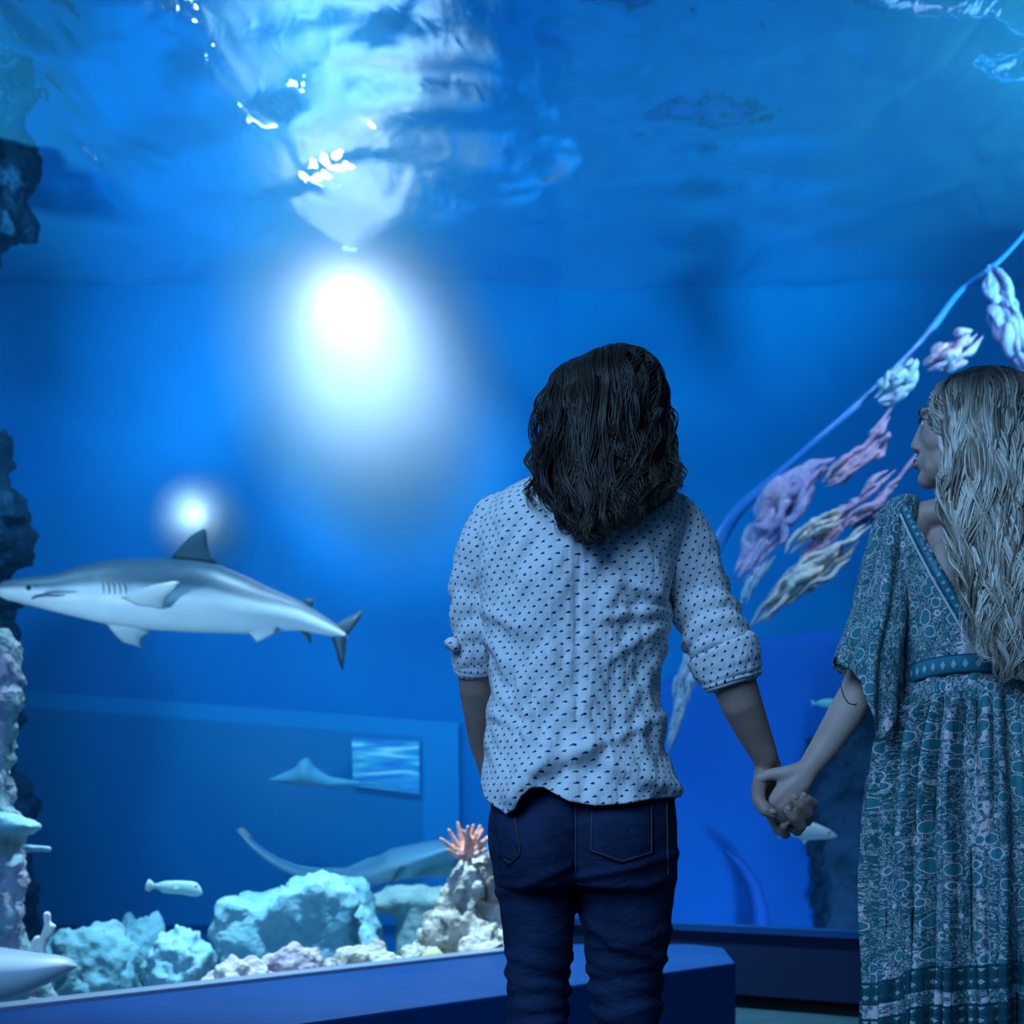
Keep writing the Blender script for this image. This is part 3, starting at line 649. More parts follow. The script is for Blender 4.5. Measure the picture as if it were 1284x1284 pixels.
def sleeve(name, path, Y, mt, parent, nang=40, n=60, flat=.9, disp=None, circ=.4, thick=.003):
    """tube along pixel path (px, py, halfwidth px, dy)"""
    fine = catmull(path, n); bm = bmesh.new(); uvl = bm.loops.layers.uv.new('UVMap'); rings = []; vv = 0; prev = None
    pts = [P(x, y, Y+d) for x, y, r, d in fine]
    for i, (x, y, r, d) in enumerate(fine):
        t = (pts[min(i+1, n-1)]-pts[max(i-1, 0)]).normalized()
        u = t.cross(Vector((0, 1, 0))).normalized(); w = u.cross(t)
        if prev is not None: vv += (pts[i]-prev).length
        prev = pts[i]; rr = r/F*(Y+d); ring = []
        for k in range(nang):
            a = 2*pi*k/nang; off = disp(x, y, a, i/(n-1), pts[i]) if disp else 0
            ring.append((bm.verts.new(pts[i]+u*(rr+off)*cos(a)+w*(rr*flat+off)*sin(a)), (k/nang*circ, -vv)))
        rings.append(ring)
    for A, B in zip(rings, rings[1:]):
        for k in range(nang):
            k2 = (k+1) % nang; q = (A[k], B[k], B[k2], A[k2]); f = bm.faces.new([z[0] for z in q])
            for n_, l in enumerate(f.loops): l[uvl].uv = (q[n_][1][0] if not (k2 == 0 and n_ >= 2) else circ, q[n_][1][1])
    bmesh.ops.recalc_face_normals(bm, faces=bm.faces[:])
    o = obj(name, bm, mt, parent)
    if thick:
        m = o.modifiers.new('thickness', 'SOLIDIFY'); m.thickness = thick; m.offset = 1
    return o
def seg_dist(x, y, pts):
    best = 1e9; sgn = 0
    for (x0, y0), (x1, y1) in zip(pts, pts[1:]):
        dx, dy = x1-x0, y1-y0; t = max(0, min(1, ((x-x0)*dx+(y-y0)*dy)/(dx*dx+dy*dy)))
        d = math.hypot(x-x0-t*dx, y-y0-t*dy)
        if d < best: best = d; sgn = (x-x0)*dy-(y-y0)*dx
    return best, sgn
def fold(x, y, pts, w, amp):               # a rounded crease along a pixel line
    d, _ = seg_dist(x, y, pts); return amp*math.exp(-(d/w)**2)

# ---------------------------------------------------------------- materials
def skin_mat(name, a, b):
    m = mat(name, rough=.5, spec=.35); n = N(m); v = n.coord('Object')
    n.link(n.ramp(n.noise(v, 26, 5), [(.3, a), (.7, b)]), n.b.inputs['Base Color'])
    n.link(n.bump(n.noise(v, 260, 3), .12, .002), n.b.inputs['Normal'])
    n.b.inputs['Subsurface Weight'].default_value = .08; n.b.inputs['Subsurface Radius'].default_value = (.012, .005, .003); n.b.inputs['Subsurface Scale'].default_value = .5
    return m
skin_m = skin_mat('mans skin', (.36, .21, .16), (.44, .27, .21)); skin_w = skin_mat('womans skin', (.50, .32, .27), (.58, .39, .33))
# shirt: white cotton with small navy flecks in a staggered lattice
shirt = mat('flecked shirt', rough=.85, spec=.1); n = N(shirt)
uv = n.new('ShaderNodeUVMap', uv_map='UVMap'); sx = n.new('ShaderNodeSeparateXYZ'); n.link(uv.outputs[0], sx.inputs[0])
def flecks(n, u, v, du, dv, su, sv, tilt):
    wob = n.noise(n.coord('Object'), 30, 2)
    v = n.math('ADD', v, n.math('MULTIPLY', wob, .006))
    vr = n.math('DIVIDE', v, dv); row = n.math('FLOOR', vr); fv = n.math('SUBTRACT', n.math('SUBTRACT', vr, row), .5)
    odd = n.math('FLOORED_MODULO', row, 2.0)
    ur = n.math('ADD', n.math('DIVIDE', u, du), n.math('MULTIPLY', odd, .5)); fu = n.math('SUBTRACT', n.math('FRACT', ur), .5)
    a = n.math('MULTIPLY', fu, du); b = n.math('MULTIPLY', fv, dv)
    a2 = n.math('ADD', n.math('MULTIPLY', a, cos(tilt)), n.math('MULTIPLY', b, sin(tilt))); b2 = n.math('SUBTRACT', n.math('MULTIPLY', b, cos(tilt)), n.math('MULTIPLY', a, sin(tilt)))
    head = n.math('ADD', n.math('POWER', n.math('ABSOLUTE', n.math('DIVIDE', n.math('SUBTRACT', a2, su*.35), sv*1.25)), 2.0), n.math('POWER', n.math('ABSOLUTE', n.math('DIVIDE', b2, sv*1.25)), 2.0))
    body = n.math('ADD', n.math('POWER', n.math('ABSOLUTE', n.math('DIVIDE', a2, su)), 2.0), n.math('POWER', n.math('ABSOLUTE', n.math('DIVIDE', b2, sv*.7)), 2.0))
    return n.math('LESS_THAN', n.math('MINIMUM', head, body), 1.0)
fk = flecks(n, sx.outputs[0], sx.outputs[1], .0200, .0106, .0034, .0016, R(22))
n.link(n.mix(fk, (.80, .79, .80), (.03, .035, .10)), n.b.inputs['Base Color'])
v = n.coord('Object'); c1 = n.noise(v, 14, 3, .5, .3); c2 = n.noise(n.coord('Object', (2.4, 1, .6)), 22, 3, .5, .4)
n.link(n.bump(n.noise(v, 700, 2), .1, .001, n.bump(n.math('ADD', c1, n.math('MULTIPLY', c2, .5)), .5, .022)), n.b.inputs['Normal'])
# jeans
denim = mat('navy denim', rough=.8, spec=.15); n = N(denim); v = n.coord('Object')
n.link(n.ramp(n.noise(v, 9, 6, .7), [(.3, (.008, .017, .048)), (.7, (.018, .036, .095))]), n.b.inputs['Base Color'])
n.link(n.bump(n.noise(n.coord('Object', (1, 1, 2.2)), 22, 5, .6, .8), .5, .012), n.b.inputs['Normal'])
stitch = mat('jeans stitching', (.10, .10, .12), .7)
# dress: teal print
dress = mat('teal print dress', rough=.75, spec=.2); n = N(dress)
uv = n.new('ShaderNodeUVMap', uv_map='UVMap'); mp = n.new('ShaderNodeMapping'); mp.inputs['Scale'].default_value = (1.5, 1.5, 1.5); n.link(uv.outputs[0], mp.inputs[0]); uvo = mp.outputs[0]
sx = n.new('ShaderNodeSeparateXYZ'); n.link(uv.outputs[0], sx.inputs[0]); U, V = sx.outputs[0], sx.outputs[1]
vine = n.math('LESS_THAN', n.math('ABSOLUTE', n.math('SUBTRACT', n.noise(uvo, 42, 3, .6, 1.8), .5)), .022)
leafd = n.voro(uvo, 75); leaf = n.math('LESS_THAN', leafd, .30)
fl_ = n.voro(uvo, 19); flower = n.math('LESS_THAN', fl_, .30); ring_ = n.math('LESS_THAN', n.math('ABSOLUTE', n.math('SUBTRACT', fl_, .32)), .022)
fold_light = n.noise(n.coord('UV', (9, 1.2, 1)), 2.2, 2)      # fold highlights painted in as broad lengthwise stripes of lighter print
patch = n.math('GREATER_THAN', n.math('ADD', n.noise(uvo, 55, 4, .7, .6), n.math('MULTIPLY', n.math('SUBTRACT', fold_light, .5), 1.5)), .70)
TEAL, DEEP, WHT = (.022, .145, .16), (.012, .075, .10), (.74, .60, .62)
colr = n.mix(leaf, n.mix(patch, TEAL, WHT), (.05, .22, .25)); colr = n.mix(vine, colr, (.62, .58, .62))
colr = n.mix(flower, colr, (.04, .22, .25)); colr = n.mix(ring_, colr, WHT)
dia = n.math('ADD', n.math('ABSOLUTE', n.math('SUBTRACT', n.math('FRACT', n.math('DIVIDE', U, .022)), .5)), n.math('ABSOLUTE', n.math('SUBTRACT', n.math('FRACT', n.math('DIVIDE', V, .022)), .5)))
diac = n.mix(n.math('LESS_THAN', dia, .22), n.mix(n.math('LESS_THAN', n.math('ABSOLUTE', n.math('SUBTRACT', dia, .42)), .05), DEEP, TEAL), (.34, .46, .48))
def band_mask(v0, v1): return n.math('MULTIPLY', n.math('GREATER_THAN', V, v0), n.math('LESS_THAN', V, v1))
colr = n.mix(band_mask(.640, .672), colr, diac); colr = n.mix(band_mask(.574, .606), colr, diac)
for a_, b_ in ((.635, .640), (.672, .677), (.569, .574), (.606, .611)): colr = n.mix(band_mask(a_, b_), colr, DEEP)
star = n.math('ADD', n.math('ABSOLUTE', n.math('SUBTRACT', n.math('FRACT', n.math('DIVIDE', U, .05)), .5)), n.math('MULTIPLY', n.math('ABSOLUTE', n.math('SUBTRACT', n.math('FRACT', n.math('DIVIDE', V, .05)), .5)), .8))
stc = n.mix(n.math('LESS_THAN', n.math('ABSOLUTE', n.math('SUBTRACT', n.math('FRACT', n.math('MULTIPLY', star, 3.0)), .5)), .16), n.mix(n.math('LESS_THAN', star, .3), TEAL, WHT), DEEP)
colr = n.mix(band_mask(.0, .569), colr, stc)
n.link(colr, n.b.inputs['Base Color'])
n.link(n.bump(n.noise(n.coord('Object', (1.6, 1.6, .35)), 26, 4, .6, .5), .45, .015), n.b.inputs['Normal'])
trim = mat('dress trim', rough=.7, spec=.2); n = N(trim); uv = n.new('ShaderNodeUVMap', uv_map='UVMap'); sx = n.new('ShaderNodeSeparateXYZ'); n.link(uv.outputs[0], sx.inputs[0])
U, V = sx.outputs[0], sx.outputs[1]
dia = n.math('ADD', n.math('ABSOLUTE', n.math('SUBTRACT', n.math('FRACT', n.math('DIVIDE', U, .016)), .5)), n.math('ABSOLUTE', n.math('SUBTRACT', V, .5)))
n.link(n.mix(n.math('GREATER_THAN', n.math('ABSOLUTE', n.math('SUBTRACT', V, .5)), .40), n.mix(n.math('LESS_THAN', dia, .24), (.03, .19, .26), (.34, .50, .56)), (.012, .08, .13)), n.b.inputs['Base Color'])
piping = mat('pale piping', (.62, .66, .68), .7)

# ---------------------------------------------------------------- heads
def head_parts(bm, c, yaw, pitch, s=1.0, male=True):
    """skull and face as overlapping solids; yaw 0 looks away from the camera (+Y), positive turns to -X"""
    M = Matrix.Translation(c) @ Matrix.Rotation(yaw, 4, 'Z') @ Matrix.Rotation(pitch, 4, 'X')
    def ball(x, y, z, rx, ry, rz, seg=3):
        vs = add_ball(bm, (0, 0, 0), 1.0, seg)
        for v in vs: v.co = M @ Vector((x*s+v.co.x*rx*s, y*s+v.co.y*ry*s, z*s+v.co.z*rz*s))
    ball(0, -.012, .022, .075, .094, .090)                 # cranium
    ball(0, .028, .004, .066, .062, .082)                  # forehead, upper face
    ball(0, .030, -.052, .053, .056, .062)                 # lower face
    ball(0, .062, -.094, .024, .022, .020); ball(0, .045, -.088, .040, .035, .022)   # chin, jaw
    for q in (-1, 1):
        ball(q*.035, .046, -.030, .026, .028, .028)        # cheek
        ball(q*.042, .020, -.066, .016, .038, .030)        # jaw corner
        ball(q*.030, .036, -.078, .018, .036, .020)            # jaw line
        ball(q*.030, .080, .028, .024, .010, .008)         # brow
        ball(q*.074, -.010, -.012, .007, .018, .031); ball(q*.079, -.014, -.004, .004, .014, .022)   # ear
        ball(q*.011, .090, -.035, .007, .009, .006)        # nostril wing
        ball(q*.030, .076, .011, .014, .011, .0055); ball(q*.030, .076, .0015, .013, .010, .004)    # lids
    add_tube(bm, [M @ Vector((0, y*s, z*s)) for y, z in ((.080, .024), (.088, .004), (.094, -.018), (.096, -.028))], [.0068*s, .0070*s, .0080*s, .0085*s], 10)
    ball(0, .0955, -.0285, .0085, .0085, .0078)
    ball(0, .085, -.059, .020, .012, .0058); ball(0, .083, -.0685, .018, .012, .0066)                # lips
    return M
def face_bits(M, s, parent, lipcol, brow):
    em = mat('eye white', (.75, .75, .74), .2); im = mat('iris', (.05, .09, .10), .15)
    for q in (-1, 1):
        bm = bmesh.new(); add_ball(bm, M @ Vector((q*.030*s, .0745*s, .0065*s)), .0115*s, 3); e = obj('eye', bm, em, parent)
        bm = bmesh.new(); add_ball(bm, M @ Vector((q*.030*s, .0815*s, .0065*s)), .0052*s, 2); obj('iris', bm, im, e)
        bm = bmesh.new(); add_tube(bm, [M @ Vector((q*x*s, y*s, z*s)) for x, y, z in ((.016, .088, .026), (.028, .091, .032), (.042, .082, .031), (.050, .071, .025))], [.002*s, .0038*s, .003*s, .0012*s], 8, flat=.6); obj('eyebrow', bm, brow, parent)
        bm = bmesh.new()
        for k in range(9):
            u = k/8; b = M @ Vector((q*lerp(.020, .043, u)*s, lerp(.0865, .077, u)*s, (.0115+.002*sin(u*pi))*s)); t = M @ Vector((q*lerp(.019, .050, u)*s, lerp(.0965, .086, u)*s, (.0135+.003*sin(u*pi))*s))
            add_tube(bm, [b, lerp(b, t, .6), t], [.0009*s, .0007*s, .0002*s], 4)
        obj('eyelashes', bm, brow, parent)
    bm = bmesh.new()
    for x, y, z, rx, ry, rz in ((0, .0890, -.0595, .019, .0075, .0046), (0, .0865, -.0685, .017, .0075, .0054)):
        vs = add_ball(bm, (0, 0, 0), 1.0, 3)
        for v in vs: v.co = M @ Vector((x+v.co.x*rx*s, y*s+v.co.y*ry*s, z*s+v.co.z*rz*s))
    obj('lips', bm, mat('lips', lipcol, .4), parent)
def hair_locks(name, guides, Y, cnt, parent, mt, seed, r0, wave, freq, depth, nseg=26, jit=8, curl_from=.35, shell=None, sides=5):
    """guides: list (a, [(px,py,dy)...]) from left to right; locks are interpolated, jittered and waved"""
    rnd = random.Random(seed); bm = bmesh.new(); lay = bm.verts.layers.float_color.new('Col')
    gs = [(a, catmull(p, nseg)) for a, p in guides]
    cl = None
    for i in range(cnt):
        if cl is None or i % 11 == 0:       # locks come in clumps of nine that wave together
            cl = (rnd.uniform(gs[0][0], gs[-1][0]), rnd.uniform(.78, 1.04), rnd.uniform(0, 1), rnd.gauss(0, 1)*jit, rnd.gauss(0, 1)*jit*.7,
                  rnd.uniform(0, 6.3), rnd.uniform(0, 6.3), freq*rnd.uniform(.75, 1.3), wave*rnd.uniform(.5, 1.5), rnd.uniform(0, 1))
        a = max(gs[0][0], min(gs[-1][0], cl[0]+rnd.gauss(0, .03)))
        for (a0, g0), (a1, g1) in zip(gs, gs[1:]):
            if a <= a1: break
        t = (a-a0)/(a1-a0); ln = cl[1]+rnd.uniform(-.05, .05); lay_d = min(1, max(0, cl[2]+rnd.gauss(0, .1))); jx = cl[3]+rnd.gauss(0, 1.6); jy = cl[4]+rnd.gauss(0, 2)
        ph = cl[5]+rnd.gauss(0, .25); ph2 = cl[6]+rnd.gauss(0, .25); fr = cl[7]; am = cl[8]*rnd.uniform(.85, 1.2)
        pts = []; rad = []; rr = r0*rnd.uniform(.55, 1.35); tint = min(1, max(0, cl[9]+rnd.gauss(0, .15)))
        for j in range(nseg):
            u = j/(nseg-1)*ln; k = min(u*(nseg-1), nseg-1.001); k0 = int(k); f = k-k0
            q0 = [lerp(x, y, f) for x, y in zip(g0[k0], g0[min(k0+1, nseg-1)])]; q1 = [lerp(x, y, f) for x, y in zip(g1[k0], g1[min(k0+1, nseg-1)])]
            px, py, dy = (lerp(x, y, t) for x, y in zip(q0, q1))
            g = sstep(0, .5, u); w = sstep(curl_from*.3, curl_from+.35, u)
            p = P(px+jx*g, py+jy*g*.6, Y+dy-depth*lay_d*(.3+.7*g)+rnd.uniform(0, .002))
            s_ = u*fr*6.283+ph
            p += Vector((am*w*sin(s_), am*w*.8*cos(s_*1.0+ph2), am*w*.35*sin(s_*1.7+ph2)))
            if shell:
                lo, nn, _, ds = shell.find_nearest(p)
                gap = .0015+.016*lay_d*sstep(0, .25, u)
                if lo is not None and (p-lo).dot(nn) < gap: p = lo+nn*gap
            pts.append(p); rad.append(rr*(.55+.45*sstep(0, .15, u))*(1-.85*sstep(.75, 1.0, j/(nseg-1))))
        rings = add_tube(bm, pts, rad, sides, cap=False, flat=.6)
        for j, ring in enumerate(rings):
            u = j/(nseg-1)
            for v in ring: v[lay] = (sstep(.08, .40, u), tint, u, 1)
    return obj(name, bm, mt, parent)
def hair_mat(name, dark_, mid, light_, root):
    m = mat(name, rough=.42, spec=.35); n = N(m); a = n.new('ShaderNodeVertexColor', layer_name='Col'); s_ = n.new('ShaderNodeSeparateColor'); n.link(a.outputs[0], s_.inputs[0])
    c = n.ramp(s_.outputs[1], [(0, dark_), (.5, mid), (1, light_)]); n.link(n.mix(s_.outputs[0], root, c), n.b.inputs['Base Color'])
    n.b.inputs['Anisotropic'].default_value = .5; return m

# ================================================================ the man
YM = 2.0
def Q(px, py, d=0): return P(px, py, YM+d)
bm = bmesh.new()
Mm = head_parts(bm, Q(757, 528, 0), R(28), R(10), 1.0)
k = YM/F
add_capsules(bm, [Q(757, 570, -.01), Q(757, 610, -.015)], [.056, .062], 20)          # neck
for x, y, rx, ry, rz in ((728, 690, 92, .088, 95), (724, 780, 84, .090, 110), (724, 880, 86, .088, 110), (730, 985, 96, .095, 80), (645, 665, 44, .055, 40), (815, 665, 44, .055, 40), (690, 640, 60, .06, 36), (775, 640, 60, .06, 36)):
    add_ball(bm, Q(x, y, -.0), (rx*k, ry, rz*k), 3)
# left arm: forearm goes forward to the pocket
add_capsules(bm, [Q(628, 655, 0), Q(601, 740, .01), Q(597, 815, .03), Q(598, 862, .06), Q(606, 930, .13), Q(622, 985, .17), Q(636, 1020, .17)], [.045, .040, .037, .034, .028, .023, .03], 16)
for i in range(4): add_capsules(bm, [Q(632+i*9, 1020, .17+.005*i), Q(638+i*10, 1050, .17), Q(642+i*10, 1072-abs(i-1.4)*4, .155)], [.011, .0095, .008], 10)
add_capsules(bm, [Q(626, 1010, .15), Q(622, 1032, .12), Q(624, 1048, .115)], [.013, .0105, .009], 10)
# right arm down to the clasp
add_capsules(bm, [Q(835, 660, 0), Q(872, 730, .0), Q(900, 805, -.01), Q(919, 852, -.008), Q(930, 884, .0), Q(946, 920, .02), Q(960, 951, .035)], [.047, .044, .042, .0395, .037, .030, .0235], 20)
# right hand: palm behind the woman's, thumb in front on the left, finger tips wrapped round on the right
for a, b, r in (((960, 951, .035), (955, 1000, .045), .018), ((962, 953, .04), (964, 1014, .06), .016), ((964, 953, .042), (975, 1022, .062), .016), ((965, 955, .042), (987, 1024, .06), .015)):
    add_capsules(bm, [Q(*a), Q((a[0]+b[0])/2, (a[1]+b[1])/2, (a[2]+b[2])/2), Q(*b)], [.019, r, r*.8], 12)
add_capsules(bm, [Q(956, 972, .035), Q(951, 989, .012), Q(951.5, 1004, -.008), Q(960, 1016, -.02), Q(970, 1020.5, -.022)], [.016, .0135, .0125, .0120, .0098], 14)       # thumb
add_capsules(bm, [Q(964, 1014, .06), Q(976, 1040, .045), Q(985, 1046, .012), Q(982, 1036, -.006)], [.012, .0105, .0095, .0082], 12)        # index, lowest
add_capsules(bm, [Q(975, 1022, .062), Q(1000, 1042, .040), Q(1004, 1036, -.004), Q(994, 1024, -.018), Q(987.5, 1016.5, -.020)], [.0115, .0108, .0110, .0105, .0085], 14)
add_capsules(bm, [Q(987, 1024, .06), Q(1012, 1030, .036), Q(1013, 1020, -.004), Q(1002, 1008, -.018), Q(995.5, 1002.5, -.019)], [.0115, .0106, .0108, .0104, .0085], 14)
add_capsules(bm, [Q(985, 1014, .06), Q(1016, 1014, .034), Q(1020, 1007, .0), Q(1012, 1001.5, -.010), Q(1008, 999.5, -.012)], [.0105, .0095, .0095, .0092, .0078], 14)
# legs and feet
for xs_, fx in (((672, 1060), (674, 1160), (677, 1290), (678, 1440), (680, 1640)), 668), (((787, 1060), (787, 1160), (786, 1290), (784, 1440), (778, 1640)), 782):
    add_capsules(bm, [Q(x, y, d) for (x, y), d in zip(xs_, (0, 0, .01, -.01, .0))], [.068, .054, .036, .034, .028], 16)
    add_capsules(bm, [Q(fx, 1668, -.03), Q(fx, 1668, .06), Q(fx, 1672, .14)], [.034, .036, .028], 14)
me = remesh(bm, 'person', .0034, 4)
man = link('person', me, skin_m)
tag(man, 'long haired man in a white flecked shirt and navy jeans, seen from behind', 'person')
face_bits(Mm, 1.0, man, (.42, .2, .17), mat('brown brows', (.05, .03, .02), .6))
nail = mat('finger nail', (.50, .34, .29), .3)
bm = bmesh.new()
for x, y, d, ax, ay in ((969.5, 1017.5, -.0325, 1, .35), (988.5, 1013.5, -.0275, -.6, -.8), (996.5, 999.5, -.0265, -.65, -.75), (1008.5, 996.5, -.0185, -.8, -.5)):
    vs = add_ball(bm, (0, 0, 0), 1.0, 2); an = math.atan2(-ay, ax); Mx = Matrix.Translation(Q(x, y, d)) @ Matrix.Rotation(-an, 4, 'Y')
    for v in vs: v.co = Mx @ Vector((v.co.x*.0062, v.co.y*.0018, v.co.z*.0045))
obj('finger_nails', bm, nail, man)

# shirt
def hem_m(px): return interp([(598, 982), (606, 994), (620, 1012), (637, 1021), (652, 1014), (661, 1000), (671, 990), (683, 989), (697, 997), (715, 1006), (745, 1011), (780, 1009), (815, 1003), (850, 998)], px)
F1 = [(652, 1000), (668, 972), (700, 955), (735, 944)]; F2 = [(735, 944), (752, 956), (785, 972), (846, 992)]
def shirt_disp(px, py, yy, t, a):
    if yy > .35: return 0
    o = .012*noise.fractal(Vector((px*.012, py*.006, 3)), .9, 2, 3)*sstep(600, 680, py)
    o += .0075*noise.noise(Vector((px*.05+py*.02, py*.022, 7)))*sstep(640, 720, py)
    o += .0075*noise.noise(Vector((px*.075-py*.02, py*.03, 9)))*sstep(740, 840, py)*(1-sstep(930, 990, py))
    o += fold(px, py, F1, 12, .014)+fold(px, py, F2, 12, .012)
    d1, s1 = seg_dist(px, py, F1+F2[1:])
    below = sstep(0, 22, d1) if py > interp([(652, 1000), (700, 955), (735, 944), (785, 972), (846, 992)], px) and px > 655 else 0
    o -= .006*below*sstep(650, 690, px)
    for ln, am in (([(832, 765), (770, 745)], .006), ([(832, 775), (760, 790)], .007), ([(832, 790), (765, 835)], .006), ([(830, 745), (790, 690)], .005),
                   ([(606, 730), (640, 690)], .005), ([(610, 770), (655, 800)], .005), ([(612, 800), (650, 850), (665, 900)], .006), ([(620, 900), (690, 940)], .006), ([(830, 900), (770, 930), (740, 940)], .006), ([(690, 830), (715, 930)], .004), ([(745, 850), (725, 930)], .004)):
        o += fold(px, py, ln, 6.5, am)
    o += fold(px, py, [(716, 690), (716, 900)], 2.5, .004)-fold(px, py, [(724, 690), (724, 900)], 3, .004)
    return o
rows_m = [(592, 706, 806, .062, -.01), (600, 686, 822, .072, -.012), (610, 660, 838, .082, -.015), (622, 636, 848, .094, -.018), (640, 614, 856, .106, -.02), (665, 600, 861, .118, -.02), (700, 598, 852, .126, -.018), (740, 605, 841, .130, -.015),
          (780, 613, 835, .130, -.01), (820, 617, 831, .127, -.005), (860, 615, 830, .125, 0), (900, 608, 832, .126, 0), (940, 603, 836, .130, 0), (985, 600, 844, .150, 0), (1022, 598, 850, .156, 0)]
sh_ = loft('shirt', rows_m, hem_m, 1005, YM, 260, 190, shirt, man, e=2.35, disp=shirt_disp, circ=.98)
def slv_disp(seed, amp=.006):
    def f(x, y, a, t, p):
        q = p*16+Vector((cos(a)*.9, sin(a)*.9, seed))
        return amp*noise.fractal(q, .9, 2, 3)+amp*.9*sin(t*40+3*cos(a+seed)+2*noise.noise(q))*sstep(.25, .6, t)*.5
    return f
sleeve('sleeve', [(655, 640, 22, -.02), (628, 656, 34, -.015), (607, 692, 34, -.01), (594, 730, 27, 0), (592, 770, 25, .01), (594, 805, 25, .025), (596, 832, 23, .04)], YM, shirt, sh_, disp=slv_disp(1), flat=1.15)
sleeve('sleeve', [(812, 634, 22, -.02), (838, 652, 34, -.015), (856, 684, 38, -.01), (872, 730, 37, -.005), (886, 770, 38, -.005), (898, 800, 39, -.008), (904, 817, 36, -.01)], YM, shirt, sh_, disp=slv_disp(2, .007), flat=1.0)
c1 = sleeve('cuff', [(594, 808, 22, .028), (594, 811, 26, .03), (595, 826, 26.5, .038), (595.5, 838, 25, .045), (596, 843, 22, .048)], YM, shirt, sh_, n=20, disp=slv_disp(3, .0025), flat=1.1)
c2 = sleeve('cuff', [(903, 812, 36, -.008), (905, 816, 44, -.008), (911, 832, 42, -.01), (917, 849, 36, -.01), (919.2, 855.5, 33, -.01), (920.2, 858.5, 27, -.01)], YM, shirt, sh_, n=24, disp=slv_disp(4, .004), flat=1.0)
for par, pts, d in ((c1, [(574, 797), (562, 799), (556, 804), (558, 812), (563, 812), (566, 818), (575, 814)], -.015), (c2, [(934, 800), (943, 803), (951, 805), (950, 816), (946, 822), (936, 820)], -.02)):
    bm = bmesh.new(); fr_ = [bm.verts.new(Q(x, y, d+.004*((i % 2)*2-1))) for i, (x, y) in enumerate(pts)]; bm.faces.new(fr_)
    r_ = bmesh.ops.extrude_face_region(bm, geom=bm.faces[:]); bmesh.ops.translate(bm, vec=(0, .022, 0), verts=[v for v in r_['geom'] if isinstance(v, bmesh.types.BMVert)])
    uvl = bm.loops.layers.uv.new('UVMap')
    for f_ in bm.faces:
        for l in f_.loops: l[uvl].uv = (l.vert.co.x, l.vert.co.z)
    bmesh.ops.recalc_face_normals(bm, faces=bm.faces[:]); bmesh.ops.bevel(bm, geom=bm.edges[:], offset=.002, segments=2, affect='EDGES')
    obj('sleeve_tab', bm, shirt, par)
sleeve('collar', [(757, 606, 50, -.02), (757, 598, 49, -.015), (757, 588, 46, -.01), (757, 589, 43, -.01)], YM, shirt, sh_, n=16, flat=1.15)

# jeans
bm = bmesh.new()
rows_j = [(975, 622, 842, .118), (1000, 617, 845, .126), (1030, 613, 848, .134), (1060, 613, 849, .136), (1085, 617, 849, .130), (1108, 622, 848, .118)]
fr_ = catmull(rows_j, 26); rr_ = []
for py, L, R_, dp in fr_:
    ring = []
    for q in range(72):
        a = 2*pi*q/72; ca, sa = cos(a), sin(a); xx = math.copysign(abs(ca)**.85, ca); yy = math.copysign(abs(sa)**.85, sa)
        x = lerp(L, R_, (xx+1)/2); groove = -.022*math.exp(-((x-722)/16)**2)*sstep(1000, 1090, py) if sa < 0 else 0
        bulge = .014*(math.exp(-((x-672)/38)**2)+math.exp(-((x-785)/42)**2))*sstep(990, 1045, py) if sa < 0 else 0
        ring.append(bm.verts.new(P(x, py, YM)+Vector((yy*(dp+groove+bulge)*(730-642)/F, yy*(dp+groove+bulge), 0))))
    rr_.append(ring)
for A, B in zip(rr_, rr_[1:]):
    for q in range(72): bm.faces.new((A[q], A[(q+1) % 72], B[(q+1) % 72], B[q]))
bm.faces.new(rr_[0][::-1]); bm.faces.new(rr_[-1])
def leg(pts):
    fine = catmull(pts, 44); add_tube(bm, [Q(x, y, d) for x, y, r, d in fine], [r*k for x, y, r, d in fine], 36, flat=1.12)
leg([(671, 1055, 55, 0), (670, 1090, 52, 0), (673, 1130, 48, .0), (675, 1180, 43, .0), (675, 1230, 41, .01), (675, 1290, 39.5, .01), (677, 1400, 37, 0), (679, 1540, 33, -.01), (680, 1655, 31, 0)])
leg([(783, 1055, 64, 0), (784, 1090, 63.5, 0), (785, 1130, 60, .0), (785, 1180, 53, .0), (783, 1230, 47, .01), (785, 1290, 42.5, .01), (784, 1400, 40, 0), (782, 1540, 35, -.01), (780, 1655, 33, 0)])
bmesh.ops.recalc_face_normals(bm, faces=bm.faces[:])
me = remesh(bm, 'jeans', .005, 3)
def jd(c):
    px = 642+c.x/c.y*F; py = HY-(c.z-HC)/c.y*F
    kn = sstep(1150, 1215, py)*(1-sstep(1300, 1340, py))
    o = .0035*noise.fractal(Vector((c.x*9, c.y*9, c.z*15)), .9, 2, 3)
    o += kn*.0055*noise.fractal(Vector((c.x*7+c.z*5, c.y*5, c.z*34)), .8, 2, 3)+kn*.0022*sin(py*.22+6*noise.noise(Vector((c.x*12, c.y*8, c.z*5))))
    if c.y < YM:
        for ln, am in (([(722, 1100), (790, 1088), (846, 1070)], .006), ([(726, 1125), (790, 1120), (835, 1100)], .005), ([(715, 1085), (660, 1110), (625, 1120)], .005), ([(740, 1165), (800, 1180), (838, 1165)], .006), ([(735, 1150), (770, 1185), (828, 1200)], .006)):
            o += fold(px, py, ln, 6, am)
        o -= fold(px, py, [(722, 1000), (722, 1110)], 4, .007)
    return o
displace(me, jd)
jeans = link('jeans', me, denim, man); tree = bvh(jeans)
